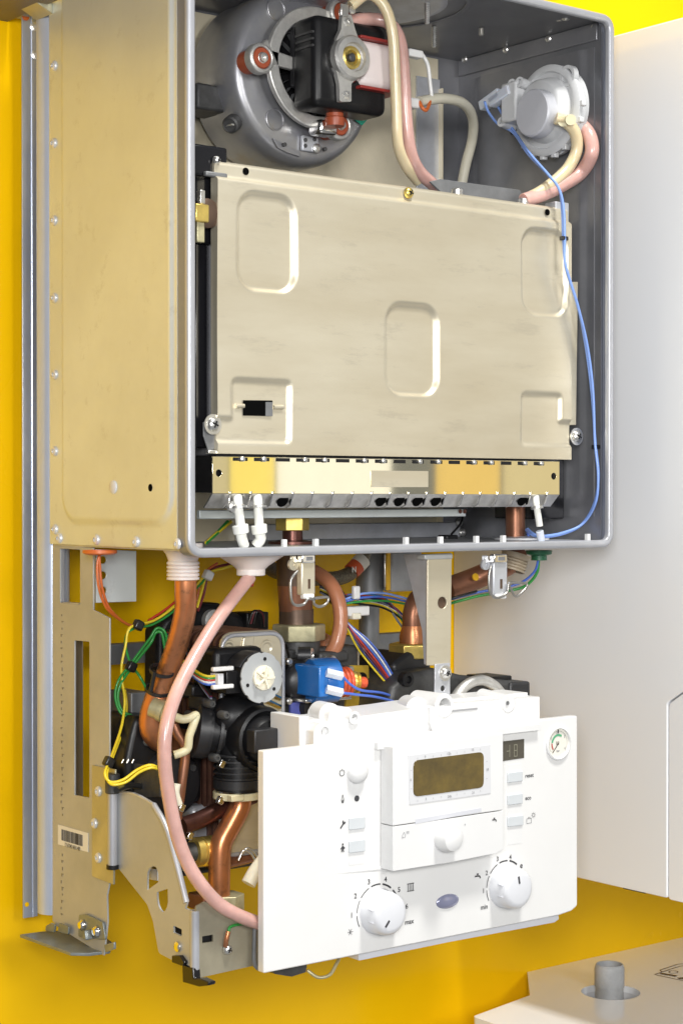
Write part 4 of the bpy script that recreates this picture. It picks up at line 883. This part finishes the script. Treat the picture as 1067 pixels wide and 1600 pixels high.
# pump on the right: dark cast housing with bent steel tube
pm = plateY([(606, 1120), (612, 1075), (640, 1052), (680, 1044), (722, 1055), (780, 1062), (826, 1066), (828, 1120)], .045, .06, r=.006).o('circulation_pump', 'dark_cast', boiler, bev=.004, seg=3)
plateY([(612, 1040), (640, 1018), (672, 1030), (676, 1050), (620, 1060)], .062, .05, r=.006).o('pump_neck', 'dark_plastic', pm, bev=.003)
B().lathe(P(634, 1062, .044), (0, -1, 0), [(.0055, -.003), (.0055, .003), (.003, .0034), (.0026, .001), (0, .001)], 20).o('socket_screw', 'black_plastic', pm)
BX(768, 1057, 800, 1064, .05, .03).o('pump_cap', 'black_plastic', pm, bev=.001)
BX(797, 1066, 829, 1112, .043, .04).o('pump_terminal_box', 'dark_plastic', pm, bev=.002)
T('steel_tube', [(702, 1118, .038), (712, 1090, .036), (730, 1070, .035), (752, 1063, .035), (772, 1072, .036), (786, 1088, .04)], .0042, 'cast_alu', pm, 14)
strokes([[(-3, -3), (-3, 3)], [(-1, -3), (-1, 3)], [(1.2, 3), (1.2, -1), (3.4, -1)], [(2.8, 3), (2.8, -3)]], .0008, P(764, 1087, .0445), 'paper', 'pump_number', pm)
# centre support strap
sp_y = .012
cs = plateY([(668, 866), (706, 864), (704, 1040), (667, 1040)], sp_y, .0016, holes=[(691, 942, .0044)]).o('support_strap', 'sheet_cover', boiler, bev=.0004)
B().lathe(P(691, 942, sp_y+.0018), (0, -1, 0), [(0, 0), (.0048, 0), (.0048, .0001), (0, .0001)], 20).o('strap_hole', 'steel_brown', cs)
plateX([(630, 866), (668, 866), (667, 1040), (662, 1038), (659, 985)], P(668, 950, sp_y).x, .0014).o('strap_gusset', 'galvanised', cs, bev=.0004)
BX(664, 866, 708, 874, sp_y-.002, .010).o('strap_head', 'sheet_tan', cs, bev=.001)
plateY([(680, 1038), (703.5, 1036), (703, 1110), (679, 1112)], sp_y-.002, .0014, holes=[(692, 1076, .0022)]).o('strap_tongue', 'galvanised', cs, bev=.0003)
pan_screw(695, 1052, sp_y-.002, cs, .0040, 'zinc')
# brown pipe on the right with grommet, green plug, wires
T('brown_pipe', [(700, 920, .09), (740, 905, .085), (775, 890, .075), (795, 880, .07), (806, 862, .06)], .0092, 'copper_brown', boiler, 18)
B().lathe(P(742, 902, .074), (-.1, -1, .3), [(.0030, 0), (.0030, .0012), (0, .0014)], 12).o('pipe_dot', 'yellow_plate', boiler)
gr = [(.012, .006)]
for i in range(5): gr += [(.0112, .003-i*.0024), (.0112, .0018-i*.0024), (.0102, .0014-i*.0024)]
B().lathe(P(803, 876, .06), (.3, -.1, 1), gr, 28).o('pipe_grommet', 'grommet_tan', boiler)
B().lathe(P(842, 866, .035), (0, 0, -1), [(.0105, -.003), (.0100, 0), (.0062, .001), (.0062, .0048), (0, .0048)], 22).o('green_plug', 'plug_green', boiler)
T('wire', [(841, 874, .035), (835, 893, .04), (815, 910, .05), (785, 919, .06), (745, 926, .07), (700, 938, .08), (660, 950, .09)], .0010, 'wire_blue', boiler, 8)
T('wire', [(842, 874, .037), (838, 897, .042), (820, 916, .052), (790, 924, .062), (745, 932, .072), (700, 944, .082)], .0012, 'wire_green', boiler, 8)
T('wire', [(745, 924, .066), (720, 931, .07), (690, 940, .08)], .0010, 'wire_black', boiler, 8)
# toggle latches under the front rim
def latch(u, m_='sheet_cover', yl=.004, du=0):
    a = BX(u-12, 877, u+10, 930, yl, .006).o('toggle_latch', m_, boiler, bev=.0012)
    BX(u-11, 866, u+10, 880, yl-.002, .006).o('latch_hinge', 'chrome', a, bev=.001)
    BX(u-4, 870, u+6, 876, yl-.0024, .0008).o('hinge_slot', 'dark_steel', a)
    BX(u-1, 905, u+2, 920, yl-.0006, .001).o('latch_slot', 'steel_brown', a)
    BX(u-8, 928, u+9, 936, yl-.0008, .005).o('latch_tip', 'white_plastic', a, bev=.001)
    B().lathe(P(u-25, 882, yl+.004), (0, -1, 0), [(.0042, -.001), (.0042, .001), (.0016, .0012), (.0014, .0002), (0, .0002)], 18).o('latch_eye', m_, a)
    BX(u-29, 868, u-20, 884, yl+.004, .0012).o('latch_plate', m_, a, bev=.0006)
    pts_ = [(u-18, 892), (u-28, 905), (u-29, 925), (u-27, 940), (u-20, 946), (u-8, 944), (u-2, 936), (u+6, 937), (u+8, 944), (u+16, 948), (u+26, 944), (u+30, 936), (u+26, 933), (u+8, 935)]
    if du: pts_ = [(u-16, 884), (u-19, 900), (u-18, 925), (u-8, 934), (u+2, 932), (u+10, 924), (u+11, 914), (u+16, 922), (u+22, 932), (u+32, 926), (u+40, 916), (u+36, 911), (u+12, 911)]
    B().tube([P(q[0], q[1], yl-.002) for q in pts_], .0010, 8, k=4).o('wire_bail', 'bail_steel', a, smooth=60)
latch(483); latch(783, 'galvanised', du=1)

# ---- small fittings among the hydraulics
for u, v, y in ((346, 1194, .05), (344, 1251, .052), (283, 1262, .05), (296, 1306, .06)):
    c = P(u, v, y); B().box(c-Vector((.0022, .002, .0028)), c+Vector((.0022, .002, .0028)), Matrix.Rotation(.5, 3, 'Y')).o('spring_clip', 'chrome', boiler, bev=.0006)
ax_ = P(300, 1140, .075)-P(392, 1152, .058)
for t_, r_ in ((.25, .0202), (.42, .0208), (.62, .0214)):
    c = P(300, 1140, .075).lerp(P(392, 1152, .058), t_); B().lathe(c, ax_, [(r_-.004, -.0012), (r_-.001, -.0012), (r_-.001, .0012), (r_-.004, .0012)], 28, close=True).o('neck_ring', 'dark_plastic', dv)
for u, v, y in ((330, 1100, .048), (352, 1118, .04), (300, 1118, .058), (338, 1185, .05), (232, 1160, .086), (262, 1180, .086), (300, 1200, .085)):
    B().lathe(P(u, v, y), (0, -1, 0), [(.0030, -.006), (.0030, .001), (.0022, .0022), (.0012, .0022), (.001, .0012), (0, .0012)], 14).o('bolt', 'zinc' if u < 300 else 'dark_cast', boiler)
for k, (c_, o_) in enumerate((('black', 0), ('maroon', 3), ('navy', 6), ('grey', 9))):
    T('wire', [(262, 985+o_, .13), (285, 1000+o_, .11), (300, 1030+o_, .09), (312, 1062+o_*.6, .07), (330, 1088+o_*.5, .055)], .0010, 'wire_'+c_, boiler, 6)
T('wire', [(182, 1236, .06), (205, 1228, .075), (232, 1232, .08), (262, 1246, .075)], .0022, 'wire_black', boiler, 8)
T('wire', [(420, 1012, .07), (432, 1000, .085), (446, 1006, .09), (452, 1030, .075)], .0010, 'wire_black', boiler, 6)
for u, v in ((452, 1034), (484, 1034), (452, 1096), (548, 1046), (520, 1030)): B().lathe(P(u, v, gy-.026), (0, -1, 0), [(.0026, -.012), (.0026, .0008), (.0018, .0016), (0, .0016)], 12).o('valve_screw', 'zinc', gv)
BX(500, 1018, 545, 1036, gy-.020, .02).o('valve_flange', 'dark_cast', gv, bev=.002)
BX(556, 1016, 562, 1042, gy-.010, .006).o('valve_post', 'sheet_cover', gv, bev=.0006)
for k in range(5): B().lathe(P(371, 1178+k*9, .056), (0, 0, 1), [(.0150, -.0006), (.0172, -.0006), (.0172, .0006), (.0150, .0006)], 28, close=True).o('outlet_ring', 'dark_plastic', dv)
for u0, v0, u1, v1, y in ((318, 1090, 340, 1112, .06), (300, 1070, 322, 1092, .08), (440, 1120, 470, 1165, .07)): BX(u0, v0, u1, v1, y, .02).o('valve_block', 'dark_plastic', dv, bev=.002)
# ================================================================ control panel
yp = -.020; F_ = lambda u, v, dy=0: P(u, v, yp+dy)
panel = plateY([(412, 1174), (902, 1118.5), (902, 1416), (893, 1424), (873, 1431), (640, 1477), (412, 1522)], yp, .007, r=[.0012, .002, .003, .003, 0, 0, .0012]).o('control_panel', 'white_plastic', boiler, bev=.0012, seg=3, label='white front panel with knobs, buttons, clock display and pressure gauge')
plateY([(560, 1490), (640, 1474), (872, 1428), (873, 1437), (866, 1442), (700, 1473), (560, 1502)], yp+.004, .035, r=.001).o('panel_tray', 'lilac_plastic', panel, bev=.001)
plateY([(425, 1518), (480, 1508), (478, 1520), (456, 1527), (430, 1523)], yp+.012, .03, r=.001).o('panel_foot', 'dark_cast', panel, bev=.001)
T('wire', [(480, 1517, .0), (497, 1528, -.004), (515, 1524, -.006), (525, 1508, -.004), (530, 1498, 0)], .0012, 'brass_dull', boiler, 8)
# rear body above the panel edge
hy_ = yp+.009
body = plateY([(503, 1134), (560, 1120), (600, 1114), (640, 1109), (672, 1104), (705, 1100), (843, 1089), (843, 1140), (700, 1160), (503, 1190)], hy_, .044, r=.0006).o('panel_body', 'white_module', panel, bev=.0008)
plateY([(468, 1120), (483, 1119), (483, 1186), (468, 1188)], hy_+.006, .034).o('body_end', 'white_module', panel, bev=.0006)
plateY([(482, 1126), (531, 1121), (531, 1182), (482, 1186)], hy_+.012, .03).o('body_step', 'white_module', panel, bev=.0006)
plateY([(490, 1182), (490, 1143), (495, 1133), (505, 1130), (515, 1134), (518, 1142), (518, 1180)], hy_-.003, .010, holes=[(508, 1144, .0034)], r=.002).o('hinge_eye', 'white_module', panel, bev=.0005)
B().lathe(P(508, 1144, hy_+.002), (0, -1, 0), [(.0036, 0), (.0036, .0001), (0, .0001)], 16).o('eye_screw', 'cast_alu', panel)
B().lathe(P(553, 1122, hy_-.001), (0, -1, 0), [(.0046, -.02), (.0046, .001), (.0026, .001), (.0024, -.004), (0, -.004)], 22).o('screw_boss', 'white_module', panel)
B().cyl(P(498, 1114, hy_+.030), P(516, 1118, hy_+.012), .0085, .0085, 24).o('body_boss', 'white_module', panel, bev=.0008)
plateY([(512, 1140), (516, 1114), (524, 1106), (545, 1105), (553, 1112), (556, 1140)], hy_+.006, .026, r=.004).o('body_hump', 'white_module', panel, bev=.001)
B().cyl(P(636, 1104, hy_+.030), P(652, 1108, hy_+.010), .0085, n=24).o('body_boss', 'white_module', panel, bev=.0008)
B().lathe(P(694, 1103, hy_-.003), (0, -1, 0), [(.0088, -.030), (.0088, 0), (.0080, .0008), (.0056, .0008), (.0052, -.010), (0, -.010)], 28).o('pivot_boss', 'white_module', panel)
plateY([(672, 1106), (705, 1103), (705, 1140), (676, 1142), (672, 1130)], hy_-.003, .01, r=.0006).o('pivot_block', 'white_module', panel, bev=.0006)
B().cyl(P(752, 1090, hy_+.030), P(795, 1100, hy_-.001), .0068, n=22).o('screw_tower', 'white_module', panel, bev=.0006)
B().lathe(P(793, 1099, hy_-.0016), (0, -1, 0), [(.0016, 0), (.0016, .0002), (0, .0002)], 12).o('tower_hole', 'mid_grey', panel)
BX(706, 1108, 746, 1111, hy_-.0006, .002).o('body_groove', 'print_grey', panel)
_a, _b = P(706, 1099, hy_), P(842, 1089, hy_); B().box((_a.x, hy_+.012, _b.z-.001), (_b.x, hy_+.040, _b.z+.0022)).o('body_deck', 'white_module', panel, bev=.0005)
plateY([(590, 1161), (648, 1152), (705, 1146), (845, 1132), (845, 1141), (705, 1157), (590, 1172)], yp-.004, .006, r=.0006).o('body_ledge', 'white_module', panel, bev=.0006)
# timer module
yt = yp-.014
tm = plateY([(614, 1168), (786, 1146), (786, 1266), (614, 1291)], yt, .0135, r=.0006).o('timer_module', 'white_module', panel, bev=.0008, seg=3)
plateY([(614, 1292.5), (786, 1267.5), (786, 1328), (775, 1334), (700, 1349), (614, 1362)], yt, .0135, r=[.0004, .0004, .002, .002, 0, .0004]).o('timer_flap', 'white_module', panel, bev=.0008, seg=3)
plateY([(649, 1281), (752, 1263), (752, 1269), (649, 1288)], yt-.0002, .0004).o('flap_grip', 'lilac_plastic', panel)
plateY([(638, 1181), (766, 1164), (767, 1240), (640, 1258)], yt-.0005, .0006).o('display_bezel', 'bezel_grey', panel, bev=.0001)
plateY([(646, 1189), (756, 1175), (756, 1231), (646, 1246)], yt-.0009, .0006, r=.0048).o('clock_display', 'lcd_brown', panel, bev=.0002)
tk = B()
def bez(u, v, s_, sz=.0026): return text(s_, sz, 'print_grey', 'scale_number', panel, P(u, v, yt-.0006))
for k in range(9):
    t_ = k/8; u = 652+t_*98
    for v_, sg in ((1185.5-t_*14.3, 1), (1251.5-t_*15.5, -1)):
        if k in (1, 4, 7): continue
        strokes([[(0, -.6), (0, .6)]], .00025, P(u, v_, yt-.0005), 'print_grey', 'scale_tick', panel)
for u, v, s_ in ((664, 1183, '9'), (701, 1178, '12h'), (738, 1172, '15'), (665, 1249, '3'), (702, 1245, '24h'), (739, 1239, '21'), (641.5, 1219, '6'), (761, 1203, '18')): bez(u, v, s_)
for v_ in (1204, 1233): strokes([[(-.6, 0), (.6, 0)]], .00025, P(642, v_, yt-.0005), 'print_grey', 'scale_tick', panel)
for v_ in (1190, 1217): strokes([[(-.6, 0), (.6, 0)]], .00025, P(760, v_, yt-.0005), 'print_grey', 'scale_tick', panel)
p = P(694, 1309, yt); B().lathe(p, (0, -1, 0), [(.0098, 0), (.0096, .006), (.0082, .0105), (.005, .0118), (0, .012)], 36).o('timer_knob', 'white_module', panel)
strokes([[(-.7, 0), (.7, 0)]], .0004, P(684, 1296, yt), 'print_grey', 'minus_sign', panel); strokes([[(-.6, 0), (.6, 0)], [(0, -.6), (0, .6)]], .0004, P(726, 1289, yt), 'print_grey', 'plus_sign', panel)
strokes([[(0, 1.8), (-1.6, -.2), (-1.4, -1.6), (.8, -1.8), (1.2, -.6), (0, 1.8)], [(-2.2, -2), (-1, -2)], [(2, 1.4), (4.4, 1.4)], [(2, .8), (4.4, .8)], [(2, 2), (4.4, 2)]], .00035, P(631, 1305, yt), 'print_grey', 'house_symbol', panel)
def tap(at, s_=1, m_='print_dark'): return strokes([[(-2.4*s_, -.2*s_), (.8*s_, -.2*s_), (1.9*s_, -.7*s_), (2.2*s_, -1.7*s_)]], .0011*s_, at, m_, 'tap_symbol', panel), strokes([[(-.7*s_, 1.1*s_), (.4*s_, 1.1*s_)]], .0011*s_, at, m_, 'tap_symbol', panel)
tap(P(772, 1281, yt), .8)
# display window, buttons on the right
plateY([(785, 1159), (819, 1155), (819, 1185), (785, 1190)], yp-.0004, .0006).o('code_display', 'led_window', panel, bev=.0002)
def seg7(u, v, on_):
    c = P(u, v, yp-.0004); a, b = 1.7, 2.5
    S7 = dict(a=[(-a, b*2), (a, b*2)], b=[(a, b*2), (a, 0.)], c=[(a, 0.), (a, -b*2)], d=[(-a, -b*2), (a, -b*2)], e=[(-a, 0.), (-a, -b*2)], f=[(-a, b*2), (-a, 0.)], g=[(-a, 0.), (a, 0.)])
    strokes([S7[k] for k in on_], .0006, c, 'led_segment', 'digit', panel, sc=.00085)
seg7(793.5, 1174, 'bcg'); seg7(805, 1173, 'abcdefg')
plateY([(793, 1196), (815, 1193), (815, 1318), (793, 1321)], yp-.0002, .0004).o('button_strip', 'white_module', panel)
for u0, v0, u1, v1 in ((794, 1208, 817, 1224), (794, 1243, 817, 1259), (794, 1277, 818, 1293)): plateY([(u0, v0), (u1, v0-3), (u1, v1-3), (u0, v1)], yp-.0014, .0016, r=.0008).o('button', 'button_grey', panel, bev=.0005)
text('reset', .0042, 'print_dark', 'lettering', panel, F_(820, 1213), align='LEFT'); text('eco', .0042, 'print_dark', 'lettering', panel, F_(820, 1248), align='LEFT')
strokes([[(-2.4, -1.8), (2.4, -1.8), (2.4, 1.6), (-2.4, 1.6), (-2.4, -1.8)], [(-.9, 1.6), (-.9, 2.6), (.9, 2.6), (.9, 1.6)]], .0003, F_(826, 1283), 'print_dark', 'suitcase_symbol', panel)
sun = [[(cos(radians(a))*1.2, sin(radians(a))*1.2) for a in range(0, 361, 30)]]+[[(cos(radians(a))*1.6, sin(radians(a))*1.6), (cos(radians(a))*2.2, sin(radians(a))*2.2)] for a in range(0, 360, 45)]
strokes(sun, .0003, F_(833, 1274), 'print_dark', 'sun_symbol', panel)
# gauge
g = F_(871, 1162)
B().lathe(g, (0, -1, 0), [(.0128, 0), (.0126, .0016), (.0116, .0022), (.0112, .0008), (.0112, .0003)], 44).o('gauge_bezel', 'white_module', panel)
B().lathe(g, (0, -1, 0), [(.0112, .0002), (.0112, .0004), (0, .0004)], 40).o('pressure_gauge', 'gauge_face', panel)
gd = g+Vector((0, -.0004, 0))
strokes([[(cos(radians(a))*6.4, sin(radians(a))*6.4) for a in range(60, 171, 6)]], .0016, gd, 'print_green', 'gauge_scale', panel)
strokes([[(cos(radians(a))*6.6, sin(radians(a))*6.6) for a in range(180, 222, 6)]], .0012, gd, 'print_red', 'gauge_scale', panel)
strokes([[(cos(radians(a))*9.4, sin(radians(a))*9.4) for a in range(-40, 221, 6)]], .00025, gd, 'print_grey', 'gauge_scale', panel)
strokes([[(0, 8), (0, 10.4)]], .0012, gd, 'print_dark', 'gauge_mark', panel)
strokes([[(.5, .5), (-6.0, -6.5)], [(.2, 1.5), (.3, -.8)], [(-1.6, 1.4), (-1.5, -.6)]], .0007, gd, 'steel_brown', 'gauge_needle', panel, dz=-.0005)
for a, s_ in ((35, '3'), (-30, '4'), (100, '2'), (150, '1')): text(s_, .0028, 'print_grey', 'gauge_number', panel, gd+Vector((cos(radians(a))*.0082, 0, sin(radians(a))*.0082)))
text('bar', .0026, 'print_grey', 'gauge_number', panel, gd+Vector((0, 0, -.0055)))
# left column: power button, lamp, two buttons
plateY([(544, 1186), (571, 1183), (570, 1350), (545, 1353)], yp-.0002, .0004).o('button_strip', 'white_module', panel)
p = F_(556, 1206); B().lathe(p, (0, -1, 0), [(.0082, 0), (.0080, .002), (.0072, .0045), (.005, .006), (0, .0066)], 32).o('power_button', 'white_module', panel)
B().lathe(F_(557, 1248), (0, -1, 0), [(.0021, 0), (.0021, .0005), (0, .0006)], 16).o('lamp', 'print_dark', panel)
for v in (1279, 1315): plateY([(546, v), (571, v-3), (571, v+16), (546, v+19)], yp-.0014, .0016, r=.0008).o('button', 'button_grey', panel, bev=.0005)
strokes([[(sin(radians(a))*2.1, cos(radians(a))*2.1) for a in range(30, 331, 20)], [(0, 1.2), (0, 2.6)]], .0005, F_(534, 1208), 'print_dark', 'power_symbol', panel)
strokes([[(0, 3), (-1.1, -.8), (-.7, -2.4), (.6, -2.6), (1.1, -1), (0, 3)], [(-.3, -.6), (-.4, -2), (.3, -2), (.2, -.6)]], .0004, F_(535, 1249), 'print_dark', 'flame_symbol', panel)
strokes([[(-1.8, -2.2), (1.2, 1.2)], [(.4, 2.4), (.4, 1.0), (1.4, .6), (2.2, 1.4)]], .0011, F_(535, 1289), 'print_dark', 'spanner_symbol', panel)
strokes([[(0, 1.0), (0, -.2), (-.9, -2.8)], [(0, -.2), (.8, -2.8)], [(-1.6, -.8), (0, .8), (1.6, -.4), (.2, -1.2)]], .0009, F_(535, 1325), 'print_dark', 'person_symbol', panel); strokes([[(-.2, 2.2), (.4, 2.2)]], .0013, F_(535, 1325), 'print_dark', 'person_symbol', panel)
# soft ridge of the panel below the buttons
for a, b in (((510, 1366), (608, 1355)),): B().tube([F_(*a, .0024), F_(*b, .0014)], .0024, 10).o('panel_ridge', 'white_plastic', panel)
# large rotary knobs with printed dials
def knob(cu, cv, ang, nums, arcs, fat=()):
    c = F_(cu, cv)
    B().lathe(c, (0, -1, 0), [(.0160, 0), (.0160, .0012), (.0156, .0018), (.0152, .008), (.0142, .0135), (.0122, .0155), (.0098, .0160), (0, .0162)], 56).o('control_knob', 'knob_grey', panel, smooth=50)
    d = Vector((sin(ang), 0, cos(ang))); f = c+Vector((0, -.0163, 0))
    B().box(f+d*.0072-Vector((.0007, .0002, .0027)), f+d*.0072+Vector((.0007, .0003, .0027)), Matrix.Rotation(ang, 3, 'Y')).o('knob_pointer', 'print_dark', panel)
    for s_ in (-1, 1):   # finger flats moulded in the skirt
        k = c+Vector((-.0138, -.0085, s_*.0042)); B().box(k-Vector((.0010, .0045, .00025)), k+Vector((.0016, .0045, .00025)), Matrix.Rotation(-.15, 3, 'Z')).o('knob_rib', 'lilac_plastic', panel)
    for a0_, a1_, w_ in arcs: strokes([[(cos(radians(a))*18.6, sin(radians(a))*18.6) for a in [a0_+(a1_-a0_)*i/6 for i in range(7)]]], w_, c, 'print_dark', 'dial_arc', panel)
    for u, v, s_, z_ in nums: text(s_, z_, 'print_dark', 'dial_number', panel, F_(u, v))
knob(590, 1424, radians(-140), [(549, 1431, '1', .0050), (555, 1401, '2', .0050), (576, 1379, '3', .0050), (602, 1375, '4', .0050), (623, 1391, '5', .0050), (635, 1417, '6', .0050), (639, 1441, 'max', .0048)],
     [(207, 183, .0006), (176, 150, .0006), (143, 116, .0007), (108, 84, .0010), (76, 52, .0013), (42, 24, .0013)])
knob(789, 1385, radians(-10), [(755, 1393, '1', .0048), (760, 1365, '2', .0048), (777, 1343, '3', .0048), (797, 1340, '4', .0048), (814, 1353, 'e', .0058), (756, 1418, 'min', .0048), (822, 1402, '.x', .0044)],
     [(207, 183, .0006), (176, 150, .0006), (143, 116, .0007), (108, 84, .0010), (76, 52, .0012)])
strokes([[(cos(radians(a))*-2.2, sin(radians(a))*-2.2), (cos(radians(a))*2.2, sin(radians(a))*2.2)] for a in (0, 60, 120)], .0004, F_(547, 1457), 'print_dark', 'snow_symbol', panel)
strokes([[(-3, 2.6), (3, 2.6)], [(-3, -2.6), (3, -2.6)]]+[[(x_, -2.6), (x_, 2.6)] for x_ in (-2.4, -.8, .8, 2.4)], .0006, F_(641, 1387), 'print_dark', 'radiator_symbol', panel)
tap(F_(746, 1369), 1.05)
bd = B(); c = F_(699, 1409); bd.bm = bmesh.new(); bmesh.ops.create_uvsphere(bd.bm, u_segments=28, v_segments=14, radius=1, matrix=Matrix.Translation(c) @ Matrix.Diagonal((.0108, .0022, .0052, 1)))
bd.o('oval_badge', 'badge_blue', panel)

# ================================================================ things around the boiler
# wall rail on the left
rl = thing('mounting_rail', (.004, YW, -.23), 'galvanised steel wall rail running vertically beside the open boiler casing', 'rail')
ry = .222; zb = P(48, 1434, ry).z; xl, xm = P(35.5, 700, ry).x, P(58, 700, ry).x
m1 = B().box((xl, ry, zb), (xm, ry+.0016, .45)); m1.box((xm-.002, ry+.0016, zb), (xm-.0006, YW, .45)); m1.o('rail_flange', 'galvanised_rail', rl, bev=.0004)
B().cyl((P(50, 700, ry).x, ry-.0004, zb), (P(50, 700, ry).x, ry-.0004, .45), .0005, n=6).o('rail_crease', 'rim_white', rl)
zb2_ = P(70, 1427, .2).z; rb_ = .0120; ctr = P(60+rb_*FPX/1.50, 700, .1995)
B().cyl((ctr.x, ctr.y, zb2_), (ctr.x, ctr.y, .45), rb_, n=36).o('rail_bead', 'rim_white', rl, smooth=70)
p = P(42, 1414, ry-.0002); B().lathe(p, (0, -1, 0), [(.0018, 0), (.0018, .0002), (0, .0002)], 14).o('rail_hole', 'wall_yellow', rl)
for u, v in ((53, 41), (54.5, 85)): B().lathe(P(u, v, ry-.0003), (-.3, -1, 0), [(.0034, 0), (.0032, .0012), (.0014, .0016), (.0012, .0008), (0, .0008)], 16).o('rivet', 'zinc', rl)
# ceiling bracket peeping in at the top left
hk = thing('top_bracket', (-.01, YW, P(30, 15, .2).z), 'brown shaded sheet metal bracket fixed above the wall rail', 'bracket')
zz = P(30, 12, .20).z
B().box((-.20, -.10, zz), (P(52, 10, .20).x, YW, zz+.002)).o('bracket_shelf', 'shelf_brown', hk, bev=.0004)  # lengthened forward out of view so that it shades the wall
BX(36, 14, 48, 24, ry-.003, .012).o('bracket_tab', 'rim_steel', hk, bev=.001)
c = P(59, 10, .19); B().box(c-Vector((.008, .012, .0035)), c+Vector((.008, .012, .0035)), Matrix.Rotation(radians(25), 3, 'Y')).o('bracket_tongue', 'sheet_chromate', hk, bev=.0005)
B().lathe(P(40, 25, ry-.0008), (0, -1, 0), [(.0030, 0), (.0030, .0002), (0, .0002)], 14).o('bracket_hole', 'wire_orange', hk)
# neighbouring white boiler on the right
nx = .445; zl, zh = PX(905, 1373, nx).z, PX(958, 55, nx).z
nb = thing('white_boiler', (nx+.2, YW, zl), 'closed glossy white wall boiler hanging beside the opened one', 'boiler')
sn_y = PX(1043, 1250, nx).y
zc = PX(1043, 1100, nx).z
dr_ = rpoly([(sn_y-.0002, zl-.001), (sn_y-.0002, zc), (sn_y-.022, zc+.014), (sn_y-.05, zc+.014), (sn_y-.05, zl-.001)], [.003, .006, .006, 0, 0])
B().prism([(nx+.0006, q[0], q[1]) for q in dr_], (.398, 0, 0)).o('lower_flap', 'white_paint', nb, bev=.001)
up_ = rpoly([(YW, zl), (sn_y+.0004, zl), (sn_y+.0004, zc+.0012), (sn_y-.022, zc+.0152), (sn_y-.05, zc+.0152), (sn_y-.05, zh), (YW, zh)], [0, .003, .006, .006, 0, .003, 0])
B().prism([(nx, q[0], q[1]) for q in up_], (.40, 0, 0)).o('cabinet', 'white_paint', nb, bev=.0012, seg=3)
p = PX(985, 1396, nx); B().box((nx+.004, p.y-.012, zl-.0015), (nx+.02, p.y+.012, zl+.001)).o('base_slot', 'black_plastic', nb)
# lower white unit with a round opening and grey stub on top
zl2 = -.412
lw = thing('flue_top_unit', (.6, YW, zl2-.2), 'white unit with round opening and grey pipe stub below the closed boiler', 'boiler')
x0 = .398; yb = PZ(747, 1590, zl2).y; yj = PZ(830, 1556, zl2).y; xj = .486; xk = .538
hole_c = PZ(954, 1551, zl2); hr_ = .0265
outl = [(x0, yb-.30), (x0, yb+.004), (PZ(828, 1556, zl2).x, PZ(828, 1556, zl2).y), (xk, YW-.0004), (1.0, YW-.0004), (1.0, yb-.30)]
outl = rpoly(outl, [0, .006, .003, .001, 0, 0])
B().prism([(q[0], q[1], zl2) for q in outl], (0, 0, -.006), [[(q[0], q[1], zl2) for q in circ2((hole_c.x, hole_c.y), hr_, 40)]]).o('top_plate', 'white_paint', lw, bev=.001)
B().prism([(q[0]*.999+.0006, q[1]*.998, zl2-.0062) for q in outl], (0, 0, -.35), [[(q[0], q[1], zl2-.0062) for q in circ2((hole_c.x, hole_c.y), hr_+.001, 40)]]).o('unit_body', 'white_paint', lw, bev=.001)
B().lathe((hole_c.x, hole_c.y, zl2-.001), (0, 0, -1), [(hr_+.0004, 0), (hr_+.0004, .03), (0, .03)], 40).o('socket_well', 'bezel_grey', lw)
sc5 = PZ(952, 1548, zl2)
B().lathe((sc5.x, sc5.y, zl2-.03), (0, 0, 1), [(0, 0), (.0125, 0), (.0125, .034), (.0135, .034), (.0135, .050), (.0125, .0535), (.0118, .054), (.0110, .0535), (.0105, .046), (0, .046)], 32).o('pipe_stub', 'stub_grey', lw)
a = PZ(1034, 1516, zl2)
def top_lines(L, wd, nm):
    strokes([[((PZ(u, v, zl2).x-a.x)*1000, (PZ(u, v, zl2).y-a.y)*1000) for u, v in l_] for l_ in L], wd, a, 'steel_brown', nm, lw, face='z')
top_lines([[(1023, 1524), (1069, 1534)], [(1023, 1524), (1034, 1520)], [(1031, 1517), (1034, 1520)], [(1031, 1517), (1058, 1508), (1075, 1506)], [(1034, 1520), (1062, 1511), (1075, 1510)]], .0012, 'warning_drawing')
top_lines([[(1034, 1522.5), (1055, 1526)], [(1062, 1530), (1072, 1529)]], .0048, 'warning_text')
top_lines([[(1052+7*cos(radians(q)), 1520+2*sin(radians(q))) for q in range(0, 361, 30)]], .0010, 'warning_drawing')
